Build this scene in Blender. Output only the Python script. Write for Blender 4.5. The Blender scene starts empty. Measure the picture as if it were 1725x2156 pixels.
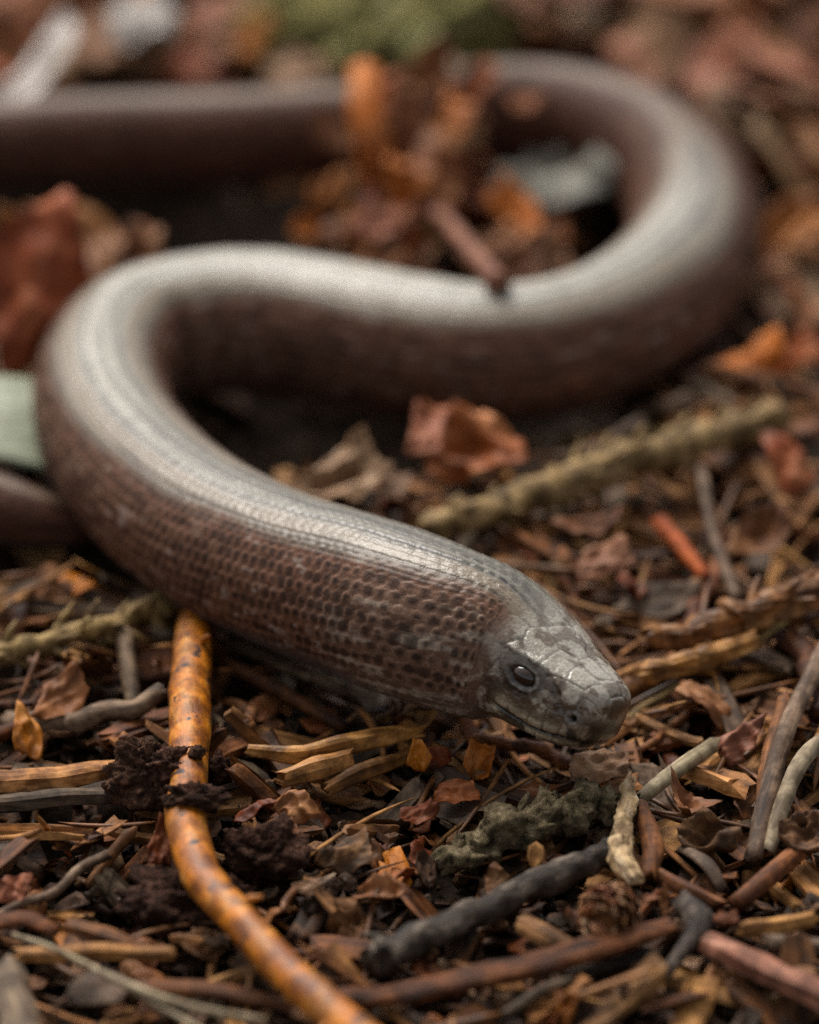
import bpy, math, random
import numpy as np
from mathutils import Vector, Matrix
R = math.radians
random.seed(7)
rng = np.random.default_rng(11)
scene = bpy.context.scene
COL = scene.collection

# ------------------------------------------------------------------ camera, sky, sun, exposure
# everything below is laid out in centimetres and scaled to metres when meshes are made
CM = 0.01
ELEV = R(28.0)                       # the lens looks down at the forest floor by 28 degrees
PXCM = 250.0                         # photo pixels (of 1725 across) per centimetre on the focal plane
FD = 38.0                            # focus distance, cm
VIEW = np.array([0, math.cos(ELEV), -math.sin(ELEV)])
UPV = np.array([0, math.sin(ELEV), math.cos(ELEV)])
FOC = np.array([0, 1.45, 2.73])      # centre of the focal plane
CAMP = FOC - FD * VIEW
cam = bpy.data.cameras.new('camera')
cam.sensor_fit = 'HORIZONTAL'; cam.sensor_width = 24.0
cam.lens = 24.0 * FD / (1725.0 / PXCM)
cam.clip_start = 0.01; cam.clip_end = 1000.0
cam.dof.use_dof = True
cam.dof.focus_distance = (FD + 0.2) * CM
cam.dof.aperture_fstop = 12.0
camo = bpy.data.objects.new('camera', cam); COL.objects.link(camo)
camo.location = Vector(CAMP * CM)
camo.rotation_euler = (math.pi / 2 - ELEV, 0, 0)
scene.camera = camo

SUN_EL, SUN_AZ = R(53), R(-24)       # soft light from behind and above, a little to the left
world = bpy.data.worlds.new('World'); scene.world = world; world.use_nodes = True
nt = world.node_tree; nt.nodes.clear()
sky = nt.nodes.new('ShaderNodeTexSky'); sky.sky_type = 'NISHITA'; sky.sun_disc = False
sky.sun_elevation = SUN_EL; sky.sun_rotation = SUN_AZ
sky.air_density = 1.0; sky.dust_density = 4.0; sky.ozone_density = 1.0
hs = nt.nodes.new('ShaderNodeHueSaturation'); hs.inputs['Saturation'].default_value = 0.12
bg = nt.nodes.new('ShaderNodeBackground'); bg.inputs['Strength'].default_value = 0.07
wo = nt.nodes.new('ShaderNodeOutputWorld')
nt.links.new(sky.outputs[0], hs.inputs['Color']); nt.links.new(hs.outputs[0], bg.inputs['Color'])
nt.links.new(bg.outputs[0], wo.inputs['Surface'])
sun = bpy.data.lights.new('sun', 'SUN'); sun.energy = 1.5; sun.angle = R(34); sun.color = (1, 0.93, 0.84)
suno = bpy.data.objects.new('sun', sun); COL.objects.link(suno)
sd = Vector((math.sin(SUN_AZ) * math.cos(SUN_EL), math.cos(SUN_AZ) * math.cos(SUN_EL), math.sin(SUN_EL)))
suno.rotation_euler = sd.to_track_quat('Z', 'Y').to_euler()
scene.view_settings.view_transform = 'Standard'; scene.view_settings.look = 'None'
scene.view_settings.exposure = 1.36; scene.view_settings.gamma = 1.0
scene.render.engine = 'CYCLES'
scene.cycles.use_denoising = False

# ------------------------------------------------------------------ numeric helpers
def G(px, py, z=0.0):
    """world point (cm) at height z seen at photo pixel (px,py) of the 1725x2156 view"""
    d = VIEW * FD + np.array([1., 0, 0]) * ((px - 862.5) / PXCM) + UPV * ((1078 - py) / PXCM)
    return CAMP + d * ((z - CAMP[2]) / d[2])
def P(w):
    """photo pixel of world points (cm)"""
    w = np.atleast_2d(w) - CAMP
    dep = w @ VIEW
    return np.stack([862.5 + w[:, 0] / dep * FD * PXCM, 1078 - (w @ UPV) / dep * FD * PXCM], 1)
def _h(i, j, k, s):
    n = (i * 374761393 + j * 668265263 + k * 2147483647 + s * 1274126177) & 0xffffffff
    n = ((n ^ (n >> 13)) * 1274126177) & 0xffffffff
    n = (n ^ (n >> 16)) & 0xffffffff
    return n.astype(np.float64) / 4294967295.0
def vnoise(p, seed=0):
    p = np.asarray(p, float); f = np.floor(p); t = p - f; t = t * t * (3 - 2 * t)
    i, j, k = [f[..., a].astype(np.int64) for a in range(3)]
    r = 0
    for a in (0, 1):
        for b in (0, 1):
            for c in (0, 1):
                w = (t[..., 0] if a else 1 - t[..., 0]) * (t[..., 1] if b else 1 - t[..., 1]) * (t[..., 2] if c else 1 - t[..., 2])
                r = r + w * _h(i + a, j + b, k + c, seed)
    return r * 2 - 1
def fbm(p, oct=4, seed=0):
    p = np.asarray(p, float); r = 0; a = 1.0; n = 0
    for o in range(oct):
        r = r + a * vnoise(p * 2 ** o, seed + o * 17); n += a; a *= .5
    return r / n
def sstep(a, b, x):
    t = np.clip((x - a) / (b - a), 0, 1); return t * t * (3 - 2 * t)
def spline(pts, n):
    """Catmull-Rom through pts (k,d), n samples spaced evenly by arc length of the first three columns"""
    p = np.asarray(pts, float); k = len(p)
    q = np.vstack([2 * p[0] - p[1], p, 2 * p[-1] - p[-2]])
    t = np.linspace(0, k - 1 - 1e-9, max(40 * k, 200)); i = t.astype(int); u = (t - i)[:, None]
    a, b, c, d = q[i], q[i + 1], q[i + 2], q[i + 3]
    r = .5 * ((2 * b) + (c - a) * u + (2 * a - 5 * b + 4 * c - d) * u * u + (3 * b - 3 * c + d - a) * u ** 3)
    s = np.concatenate([[0], np.cumsum(np.linalg.norm(np.diff(r[:, :3], axis=0), axis=1))])
    ss = np.linspace(0, s[-1], n) if np.isscalar(n) else np.clip(np.asarray(n), 0, s[-1])
    return np.stack([np.interp(ss, s, r[:, c]) for c in range(r.shape[1])], 1), s[-1]
def grid_faces(n, m, wrap=True, off=0):
    f = []
    i, j = np.meshgrid(np.arange(n - 1), np.arange(m if wrap else m - 1), indexing='ij')
    j2 = (j + 1) % m
    a = i * m + j; b = i * m + j2; c = (i + 1) * m + j2; d = (i + 1) * m + j
    return (np.stack([a, b, c, d], -1).reshape(-1, 4) + off)

# ------------------------------------------------------------------ mesh / object helpers
def make_mesh(name, v, f, mat=None, smooth=False, col=None, center=None):
    me = bpy.data.meshes.new(name)
    v = np.asarray(v, float)
    if center is not None: v = v - np.asarray(center)
    if isinstance(f, np.ndarray) and f.ndim == 2:
        nf, k = f.shape
        me.vertices.add(len(v)); me.vertices.foreach_set('co', (v * CM).astype(np.float32).ravel())
        me.loops.add(nf * k); me.loops.foreach_set('vertex_index', f.astype(np.int32).ravel())
        me.polygons.add(nf); me.polygons.foreach_set('loop_start', np.arange(0, nf * k, k, dtype=np.int32))
        me.update(calc_edges=True); me.validate()
    else:
        me.from_pydata((v * CM).tolist(), [], [list(map(int, q)) for q in f]); me.update()
    if smooth: me.polygons.foreach_set('use_smooth', np.ones(len(me.polygons), bool))
    if col is not None:
        at = me.color_attributes.new('tint', 'FLOAT_COLOR', 'POINT')
        c = np.ones((len(v), 4), np.float32); c[:, :3] = col
        at.data.foreach_set('color', c.ravel())
    if mat: me.materials.append(mat)
    return me
def link(name, data, loc=(0, 0, 0), parent=None, label=None, cat=None, group=None, kind=None, mtx=None):
    o = bpy.data.objects.new(name, data); COL.objects.link(o)
    if mtx is not None: o.matrix_world = mtx
    else: o.location = Vector(loc) * CM
    if parent is not None:
        o.parent = parent
    if label: o['label'] = label
    if cat: o['category'] = cat
    if group: o['group'] = group
    if kind: o['kind'] = kind
    return o

# ------------------------------------------------------------------ materials
def hexc(*c):                       # 0-255 sRGB to linear
    return tuple((((x / 255) + .055) / 1.055) ** 2.4 if x > 10 else x / 255 / 12.92 for x in c)
class NB:
    def __init__(s, name):
        s.m = bpy.data.materials.new(name); s.m.use_nodes = True; s.t = s.m.node_tree
        s.b = s.t.nodes['Principled BSDF']
    def n(s, kind, **kw):
        x = s.t.nodes.new(kind)
        for k, v in kw.items(): setattr(x, k, v)
        return x
    def l(s, a, b): s.t.links.new(a, b)
    def coord(s, sc):
        tc = s.n('ShaderNodeTexCoord'); mp = s.n('ShaderNodeMapping')
        mp.inputs['Scale'].default_value = [100 * q for q in sc]
        s.l(tc.outputs['Object'], mp.inputs['Vector'])
        oi = s.n('ShaderNodeObjectInfo')                      # shift the grain from piece to piece
        ml = s.n('ShaderNodeVectorMath', operation='SCALE'); ml.inputs[0].default_value = (37, 53, 71)
        s.l(oi.outputs['Random'], ml.inputs['Scale'])
        ad = s.n('ShaderNodeVectorMath', operation='ADD')
        s.l(mp.outputs[0], ad.inputs[0]); s.l(ml.outputs[0], ad.inputs[1])
        return ad.outputs[0]
    def noise(s, vec, scale, detail=5, rough=.6):
        x = s.n('ShaderNodeTexNoise'); x.inputs['Scale'].default_value = scale
        x.inputs['Detail'].default_value = detail; x.inputs['Roughness'].default_value = rough
        s.l(vec, x.inputs['Vector']); return x.outputs['Fac']
    def ramp(s, fac, stops):
        x = s.n('ShaderNodeValToRGB'); e = x.color_ramp.elements
        while len(e) < len(stops): e.new(.5)
        for q, (p, c) in zip(e, stops): q.position = p; q.color = (*c, 1)
        s.l(fac, x.inputs['Fac']); return x.outputs['Color']
    def mix(s, a, b, fac, mode='MIX'):
        x = s.n('ShaderNodeMix', data_type='RGBA', blend_type=mode)
        for sock, val in ((x.inputs[6], a), (x.inputs[7], b), (x.inputs[0], fac)):
            if hasattr(val, 'is_linked'): s.l(val, sock)
            elif isinstance(val, tuple): sock.default_value = (*val, 1)
            else: sock.default_value = val
        return x.outputs[2]
    def vary(s, col, lo=.65, hi=1.35):
        hv = .006 * min(1, (hi - lo) * 1.6)
        oi = s.n('ShaderNodeObjectInfo'); mr = s.n('ShaderNodeMapRange')
        mr.inputs['To Min'].default_value = lo; mr.inputs['To Max'].default_value = hi
        s.l(oi.outputs['Random'], mr.inputs['Value'])
        h = s.n('ShaderNodeHueSaturation'); h.inputs['Saturation'].default_value = 1.14; s.l(mr.outputs[0], h.inputs['Value']); s.l(col, h.inputs['Color'])
        w = s.n('ShaderNodeTexWhiteNoise', noise_dimensions='1D'); s.l(oi.outputs['Random'], w.inputs['W'])
        m2 = s.n('ShaderNodeMapRange'); m2.inputs['To Min'].default_value = .497 - hv; m2.inputs['To Max'].default_value = .497 + hv
        s.l(w.outputs['Value'], m2.inputs['Value']); s.l(m2.outputs[0], h.inputs['Hue'])
        return h.outputs['Color']
    def bump(s, h, dist, strength=.8):
        x = s.n('ShaderNodeBump'); x.inputs['Distance'].default_value = dist * CM; x.inputs['Strength'].default_value = strength
        s.l(h, x.inputs['Height']); s.l(x.outputs[0], s.b.inputs['Normal'])
    def done(s, col, rough=.7, spec=.3):
        s.l(col, s.b.inputs['Base Color']); s.b.inputs['Roughness'].default_value = rough
        s.b.inputs['Specular IOR Level'].default_value = spec
        return s.m

def mat_fibre(name, dark, mid, light, stretch=(1.2, 14, 14), rough=.72, bump=.02, spots=None, spec=.25, lo=.6, hi=1.4):
    """wood, bark or stem: grain that runs along the piece's own x axis"""
    b = NB(name); v = b.coord(stretch); iso = b.coord((1, 1, 1))
    g = b.noise(v, 1.0, 6, .65); g2 = b.noise(iso, 5.0, 5, .6)
    c = b.ramp(g, [(.28, dark), (.5, mid), (.74, light)])
    dirt = b.ramp(g2, [(.42, (.16, .13, .11)), (.62, (1, 1, 1))])
    c = b.mix(c, dirt, .75, 'MULTIPLY')
    if spots:
        k = b.ramp(b.noise(iso, spots[0], 2, .5), [(spots[1], (0, 0, 0)), (spots[1] + .03, (1, 1, 1))])
        c = b.mix(c, spots[2], k)
        k = b.ramp(b.noise(iso, spots[0] * .45, 3, .6), [(spots[1] - .12, (0, 0, 0)), (spots[1] + .06, (1, 1, 1))])
        c = b.mix(c, spots[3], b.mix((0, 0, 0), k, .75))
    c = b.vary(c, lo, hi)
    hh = b.mix(g, g2, .4)
    b.bump(hh, bump); return b.done(c, rough, spec)
def mat_leaf(name, dark, mid, light, rough=.6, lo=.65, hi=1.35):
    b = NB(name); iso = b.coord((1, 1, 1)); st = b.coord((1.5, 7, 4))
    n1 = b.noise(iso, 2.2, 6, .65); n2 = b.noise(st, 1.6, 4, .6)
    c = b.ramp(n1, [(.3, dark), (.5, mid), (.7, light)])
    vein = b.ramp(n2, [(.38, (.45, .4, .38)), (.55, (1, 1, 1))])
    c = b.mix(c, vein, .7, 'MULTIPLY'); c = b.vary(c, lo, hi)
    b.bump(b.mix(n1, n2, .5), .03)
    m = b.done(c, rough, .3)
    tr = b.n('ShaderNodeBsdfTranslucent'); b.l(c, tr.inputs['Color'])
    mx = b.n('ShaderNodeMixShader'); mx.inputs[0].default_value = .22
    out = b.t.nodes['Material Output']
    b.l(b.b.outputs[0], mx.inputs[1]); b.l(tr.outputs[0], mx.inputs[2]); b.l(mx.outputs[0], out.inputs['Surface'])
    return m
def mat_crumb(name, dark, mid, light, scale=6, rough=.9, bump=.05):
    b = NB(name); iso = b.coord((1, 1, 1))
    n1 = b.noise(iso, scale, 8, .7); n2 = b.noise(iso, scale * 5, 4, .7)
    c = b.ramp(n1, [(.35, dark), (.52, mid), (.75, light)])
    c = b.vary(c, .7, 1.3); b.bump(b.mix(n1, n2, .5), bump); return b.done(c, rough, .06)

# ------------------------------------------------------------------ the slow worm
HS = 1.14                            # size of the head
HTIP = G(1290, 1520, 1.22)
HDIR = np.array([0.66, -0.70, -0.17]); HDIR /= np.linalg.norm(HDIR)
_sp = [np.append(HTIP, .1), np.append(HTIP - HDIR * .6, .42), np.append(HTIP - HDIR * 1.2, .45)]
for (x, y, z, r) in [(920, 1310, 1.50, .73), (760, 1258, 1.42, .725), (600, 1203, 1.30, .71), (445, 1128, 1.20, .71), (310, 1022, 1.12, .70),
                     (228, 905, 1.06, .68), (218, 792, 1.02, .665), (285, 712, 1.0, .68), (420, 682, .98, .72), (560, 680, .97, .74),
                     (700, 701, .96, .74), (850, 728, .95, .73), (1000, 746, .95, .71), (1150, 736, .95, .70), (1290, 690, .95, .70),
                     (1405, 608, .95, .70), (1462, 512, .95, .70), (1450, 415, .95, .69), (1388, 335, .95, .67), (1280, 278, .95, .65),
                     (1140, 246, .95, .62), (1000, 245, .95, .59), (850, 268, .95, .57), (700, 285, .95, .56), (500, 294, .94, .55), (300, 298, .92, .54),
                     (100, 304, .9, .53), (-100, 320, .85, .50), (-330, 390, .8, .48), (-450, 540, .75, .46), (-440, 760, .7, .43),
                     (-300, 940, .62, .40), (-120, 1030, .55, .36), (30, 1082, .48, .32), (150, 1108, .42, .22), (215, 1118, .4, .05)]:
    _sp.append(np.append(G(x, y, z), r))
_sp = np.array(_sp)
_, WLEN = spline(_sp, 10)
s_head = 1.7 * np.linspace(0, 1, 150) ** 1.7
s_near = np.arange(1.71, 10.0, .022)
s_far = np.arange(10.0, WLEN, .06)
SS = np.concatenate([s_head, s_near, s_far, [WLEN]])
WP, _ = spline(_sp, SS)
NA = 304
tang = np.gradient(WP[:, :3], axis=0); tang /= np.linalg.norm(tang, axis=1)[:, None]
tang[0] = tang[1] = tang[2] = -HDIR
dors = np.array([0, 0, 1.]) - tang * tang[:, 2:3]; dors /= np.linalg.norm(dors, axis=1)[:, None]
rside = np.cross(-tang, dors)
ROLL = np.interp(SS, [0, 1.2, 2.5, 5, 9], [R(-19), R(-19), R(-10), R(0), R(0)])    # back turned a little away from the lens at the head
dors, rside = dors * np.cos(ROLL)[:, None] + rside * np.sin(ROLL)[:, None], rside * np.cos(ROLL)[:, None] - dors * np.sin(ROLL)[:, None]
TAB = np.array([[0, 0, 0, 0], [.02, .15, .135, .15], [.06, .24, .195, .235], [.14, .305, .235, .295], [.28, .355, .262, .36], [.45, .39, .285, .40],
                [.62, .43, .33, .435], [.8, .475, .375, .475], [.95, .515, .43, .525], [1.1, .56, .495, .585], [1.35, .60, .565, .625], [1.9, .63, .62, .645], [2.5, .64, .64, .645], [3.2, .64, .64, .64]])
def tab(c): return np.interp(np.sqrt(SS / HS), np.linspace(0, 1.8, 200), spline(np.stack([np.sqrt(TAB[:, 0]), TAB[:, c], 0 * TAB[:, 0]], 1), 400)[0][:, 1][np.searchsorted(spline(np.stack([np.sqrt(TAB[:, 0]), TAB[:, c], 0 * TAB[:, 0]], 1), 400)[0][:, 0], np.linspace(0, 1.788, 200)).clip(0, 399)])
kb = sstep(2.2, 3.4, SS); wr = WP[:, 3] / HS
w_ = tab(1) * (1 - kb) + wr * kb; t_ = tab(2) * (1 - kb) + wr * kb; b_ = tab(3) * (1 - kb) + wr * .97 * kb
w_[0] = t_[0] = b_[0] = 1e-4
ex = np.interp(SS / HS, [0, .3, 1.0, 1.6], [3.0, 3.0, 2.5, 2.05])
TH = np.linspace(-math.pi, math.pi, NA, endpoint=False)     # 0 = back, + = the animal's right
sn, cs = np.sin(TH)[None], np.cos(TH)[None]
pw = (2 / ex)[:, None]
X = w_[:, None] * np.sign(sn) * np.abs(sn) ** pw
Z = np.where(cs > 0, t_[:, None], b_[:, None]) * np.sign(cs) * np.abs(cs) ** pw
A = np.repeat(SS[:, None] / HS, NA, 1); T2 = np.repeat(TH[None], len(SS), 0)
# scale lattice on the body
NR = 38
u = (T2 / (2 * math.pi) + .5) * NR; v = A * HS / .108
F1 = np.full(A.shape, 9.); F2 = np.full(A.shape, 9.); DV = np.zeros(A.shape); ID = np.zeros(A.shape)
for di in (-1, 0, 1):
    i = np.floor(u) + di; off = .5 * (np.mod(i, 2))
    for dj in (-1, 0, 1):
        j = np.round(v - off) + dj
        dx = (u - i - .5) * .95; dy = v - (j + off); d = np.sqrt(dx * dx + dy * dy)
        nw = d < F1
        F2 = np.where(nw, F1, np.minimum(F2, d)); DV = np.where(nw, dy, DV); ID = np.where(nw, np.mod(i, NR) * 57.3 + j * 13.7, ID); F1 = np.where(nw, d, F1)
edge = F2 - F1
rnd = np.mod(np.sin(ID * 12.9898) * 43758.5453, 1.0)
onbody = sstep(.95, 1.2, A)
side_amt = sstep(R(30), R(60), np.abs(T2))
tilt = np.mod(rnd * 7.13, 1) - .5
disp = onbody * (-.009 * (1 - sstep(0, .3, edge)) * (.45 + .55 * side_amt) + (.007 + .014 * tilt) * DV + .008 * (rnd - .5) * side_amt)
disp -= onbody * .007 * (1 - sstep(0, .42, np.abs(np.mod(u, 1) - .5) * 2)) * (1 - side_amt)       # fine lines between the rows of the back
# large, gentle folds of the neck skin behind the jaw
loc3 = np.stack([X, A, Z], -1)
disp += .008 * fbm(loc3 * 3.0, 3, 5) * sstep(.9, 1.5, A) * (1 - sstep(3, 5, A))
# head shields: cells seeded by hand, the same left and right
seeds = [(0, .03, .12), (0, .12, .2), (0, .28, .26), (0, .62, .3), (0, .95, .34), (0, 1.2, .36)]
for sx in (-1, 1):
    seeds += [(sx * a, b, c) for a, b, c in [(.16, .1, .17), (.17, .26, .23), (.24, .45, .24), (.27, .68, .25), (.2, .97, .31), (.22, 1.2, .32), (.36, .9, .22), (.42, 1.1, .15),
              (.25, .1, .05), (.31, .22, .1), (.34, .34, .06), (.42, .76, .14), (.44, .9, .05), (.46, 1.06, -.02)]]
    seeds += [(sx * np.interp(q, [0, .14, .5, 1.1], [.1, .27, .38, .46]), q, -.15) for q in (.03, .14, .27, .4, .54, .68, .82, .97)]
    seeds += [(sx * np.interp(q, [0, .14, .5, 1.1], [.08, .25, .36, .44]), q, -.33) for q in (.06, .18, .32, .47, .62, .78, .94, 1.1)]
seeds = np.array(seeds)
nh = int(np.searchsorted(SS / HS, 1.6)); hp = loc3[:nh].reshape(-1, 3)
hw = hp + .03 * np.stack([fbm(hp * 9, 2, 31), fbm(hp * 9, 2, 32), fbm(hp * 9, 2, 33)], -1)
dd = np.sqrt(((hw[:, None] - seeds[None]) ** 2).sum(-1)); ds = np.sort(dd, 1)
hedge = np.full(A.shape, 1.); hedge[:nh] = (ds[:, 1] - ds[:, 0]).reshape(nh, NA)
hid = np.zeros(A.shape); hid[:nh] = np.mod(np.sin(dd.argmin(1) * 91.7) * 4375.5, 1).reshape(nh, NA)
onhead = 1 - sstep(.78, 1.08, A)
topm = sstep(.08, .2, Z)
disp -= onhead * .006 * (1 - sstep(0, .03, hedge))
MZ = -.2 - .075 * sstep(.05, .45, A) + .03 * sstep(.6, 1.0, A)     # the mouth line
inm = (1 - sstep(.68, .8, A)) * onhead
md = np.abs(Z - MZ)
disp -= inm * .018 * np.exp(-(md / .016) ** 2)
disp += inm * .012 * np.exp(-((md - .05) / .03) ** 2)
EYE_A, EYE_Z, EYE_R = .60, .06, .08
er = np.sqrt(((A - EYE_A) / 1.4) ** 2 + (Z - EYE_Z) ** 2); sidey = np.abs(X) > .2
disp += sidey * onhead * (-.034 * (1 - sstep(.045, .078, er)) + .006 * np.exp(-((er - .098) / .014) ** 2))
brow = np.exp(-((Z - (.2 - .14 * sstep(.5, .1, A))) / .025) ** 2) * sidey * sstep(.12, .3, A) * (1 - sstep(.75, .95, A))
disp += .02 * brow
NOS_A, NOS_Z = .135, -.03
nr = np.sqrt((A - NOS_A) ** 2 + (Z - NOS_Z) ** 2) + 10 * (np.abs(X) < .12)
disp += onhead * (-.06 * (1 - sstep(.01, .026, nr)) + .007 * np.exp(-((nr - .042) / .014) ** 2))
disp += onhead * .007 * fbm(loc3 * 16, 4, 9) * sstep(.02, .1, A)
rad = np.sqrt(X * X + Z * Z) + 1e-6
NX, NZ = X / rad, Z / rad
fade = sstep(0, .05, A)
X = X + NX * disp * fade; Z = Z + NZ * disp * fade
V = WP[:, None, :3] + rside[:, None] * X[..., None] * HS + dors[:, None] * Z[..., None] * HS
# pigment
nz = fbm(loc3 * np.array([2.2, 2.2, 2.2]), 4, 3); nz2 = fbm(np.stack([T2 * 6, A * 1.6, 0 * A], -1), 4, 4); nf = fbm(np.stack([T2 * 14, A * 9, 0 * A], -1), 3, 8)
def mixc(c, k, d):
    return c * (1 - k[..., None]) + np.asarray(d) * k[..., None]
absT = np.abs(T2) + R(4) + R(7) * nz2 + R(26) * sstep(16, 20, A * HS) + R(5) * (1 - sstep(5, 8, A * HS))
C = np.zeros(A.shape + (3,)) + np.array([.31, .29, .245])
rowline = np.clip((1 - sstep(.0, .3, np.abs(np.mod(u, 1) - .5) * 2)) + .8 * np.exp(-(T2 / R(2.2)) ** 2), 0, 1)
wide = fbm(np.stack([T2 * 7, A * .35, 0 * A], -1), 3, 55)                # streaks that run the length of the back
C = C * (1 + .25 * nz2 + .3 * nf + .8 * wide)[..., None] * (1 - .45 * rowline * onbody)[..., None]
C = C * (.42 + .58 * sstep(5.0, 8.5, A * HS))[..., None] * np.array([1, 1, .94]) ** (1 - sstep(5.0, 8.0, A * HS))[..., None]      # the fore part of the back is darker, more olive
for th0, wd, am in ((14, 3.5, .5), (26, 3, .55), (36, 4, .5)):            # dark lines along the back
    C = C * (1 - am * onbody * np.exp(-((np.abs(T2) + R(2) * nz2 - R(th0)) / R(wd)) ** 2))[..., None]
C = np.maximum(C, .03)
C = mixc(C, .5 * (1 - sstep(0, .22, edge)) * onbody, (.17, .145, .115))
C = mixc(C, .85 * sstep(R(20), R(32), absT) * (1 - sstep(R(60), R(70), absT)), (.18, .14, .10))
C = mixc(C, sstep(R(42), R(54), absT), (.12, .058, .036))
C = mixc(C, .6 * np.exp(-((absT - R(44)) / R(4)) ** 2) * onbody, (.05, .034, .024))
C = mixc(C, sstep(R(125), R(150), absT), (.07, .062, .06))
flake = sstep(.25, .5, nf) * sstep(R(20), R(45), absT) * onbody
C = mixc(C, .3 * flake * (rnd > .55), (.33, .31, .29))
# neck: reddish, with pale streaks running back from the jaw
neck = sstep(.8, 1.05, A) * (1 - sstep(1.7, 2.6, A)) * sstep(R(45), R(70), absT)
streak = fbm(np.stack([T2 * 9, A * 3.2, 0 * A], -1), 3, 14)
C = mixc(C, .6 * neck, (.16, .10, .07)); C = mixc(C, neck * sstep(.1, .35, streak) * .6, (.34, .28, .22))
spot = (1 - sstep(.1, .5, F1 + .12 * DV + .3 * (rnd - .5) + .3 * nf)) * sstep(R(40), R(56), absT) * onbody * (1 - sstep(R(120), R(150), absT))
C = mixc(C, .95 * spot * (.75 + .25 * rnd), (.013, .007, .006))
C = C * (1 - sstep(16, 19.5, A * HS)[..., None] * np.array([.42, .55, .60]))                     # the tail is dark
# head
hc = np.zeros_like(C) + np.array([.27, .245, .205])
mot = 1.25 * fbm(loc3 * 9, 5, 21)
hc = mixc(hc, sstep(-.12, .18, mot + .3 * (hid - .55) + .35 * (1 - topm)) * .88, (.085, .06, .04))
hc = mixc(hc, (1 - topm) * .75, (.095, .06, .038))
hc = mixc(hc, (1 - topm) * sstep(.02, .2, mot) * .85, (.035, .024, .018))
hc = mixc(hc, (1 - topm) * sstep(.1, .25, -mot) * .75, (.36, .32, .26))
lips = np.exp(-((Z - MZ) / .1) ** 2) * inm
bars = sstep(.05, .3, fbm(np.stack([X * 9, A * 9, Z * 6], -1), 3, 77) + .1)
hc = mixc(hc, lips * .85, (.36, .29, .19)); hc = mixc(hc, lips * bars, (.018, .013, .011))
front = (1 - sstep(.12, .4, A)) * (1 - sstep(-.08, .1, Z))
hc = mixc(hc, front * .6, (.12, .085, .055)); hc = mixc(hc, front * bars * .9, (.014, .010, .008))
hc = mixc(hc, .6 * (1 - sstep(0, .022, hedge)), (.05, .038, .03))
hc = mixc(hc, inm * np.exp(-(md / .02) ** 4), (.008, .006, .005))
hc = mixc(hc, sidey * (1 - sstep(.085, .19, er)) * .92, (.02, .014, .010))
hc = mixc(hc, .3 * sidey * np.exp(-((er - .088) / .008) ** 2), (.3, .28, .25))
hc = mixc(hc, .55 * np.exp(-((Z - .1) / .05) ** 2) * sidey * np.exp(-((A - .78) / .1) ** 2), (.07, .035, .025))
hc = mixc(hc, 1 - sstep(.016, .028, nr), (.004, .004, .004)); hc = mixc(hc, .4 * np.exp(-((nr - .05) / .016) ** 2), (.24, .22, .21))
hc = mixc(hc, .8 * sstep(.3, .42, -Z) * 0, (.1, .1, .1))
C = C * (1 - onhead)[..., None] + hc * onhead[..., None]
nS = len(SS)
faces = grid_faces(nS, NA)

b = NB('slow_worm_skin')
at = b.n('ShaderNodeAttribute', attribute_name='tint')
iso = b.coord((1, 1, 1)); nn = b.noise(iso, 40, 3, .6)
cc = b.mix(at.outputs['Color'], b.ramp(nn, [(.3, (.6, .58, .55)), (.7, (1.25, 1.25, 1.25))]), .8, 'MULTIPLY')
b.bump(b.noise(iso, 26, 3, .6), .012, .6)
SKIN = b.done(cc, .36, .45)
rr = b.n('ShaderNodeMapRange'); rr.inputs['To Min'].default_value = .14; rr.inputs['To Max'].default_value = .46
b.l(nn, rr.inputs['Value'])
ga = b.n('ShaderNodeAttribute', attribute_name='gloss'); gm = b.n('ShaderNodeMath', operation='ADD')
b.l(rr.outputs[0], gm.inputs[0]); b.l(ga.outputs['Fac'], gm.inputs[1]); b.l(gm.outputs[0], b.b.inputs['Roughness'])
for sock, hi in (('Specular IOR Level', .42), ('Coat Weight', .10)):      # the flank is duller than the polished back
    q_ = b.n('ShaderNodeMapRange'); q_.inputs['From Min'].default_value = -.10; q_.inputs['From Max'].default_value = .16; q_.inputs['To Min'].default_value = hi * 1.15; q_.inputs['To Max'].default_value = hi * .22
    b.l(ga.outputs['Fac'], q_.inputs['Value']); b.l(q_.outputs[0], b.b.inputs[sock])
b.b.inputs['Coat Roughness'].default_value = .25
base = np.append(WP[len(s_head) + 120, :2], .3)
worm = link('slow_worm', None, base, label='brown slow worm with pale silvery back gliding in loops over the litter', cat='slow worm')
bm_ = make_mesh('body', V.reshape(-1, 3), faces, SKIN, True, C.reshape(-1, 3), base)
gl = bm_.attributes.new('gloss', 'FLOAT', 'POINT'); gl.data.foreach_set('value', (.16 * sstep(R(35), R(58), absT) * onbody + .1 * sstep(16, 19, A * HS) - .10 * onhead).astype(np.float32).ravel())
link('body', bm_, parent=worm)
b = NB('slow_worm_eye'); tc = b.n('ShaderNodeTexCoord'); sp = b.n('ShaderNodeSeparateXYZ'); b.l(tc.outputs['Generated'], sp.inputs[0])
cc = b.ramp(sp.outputs['Z'], [(.80, (.02, .012, .009)), (.90, (.045, .022, .014)), (.93, (.004, .003, .003))])
EYEM = b.done(cc, .06, .6)
ie = int(np.searchsorted(SS / HS, EYE_A))
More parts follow.
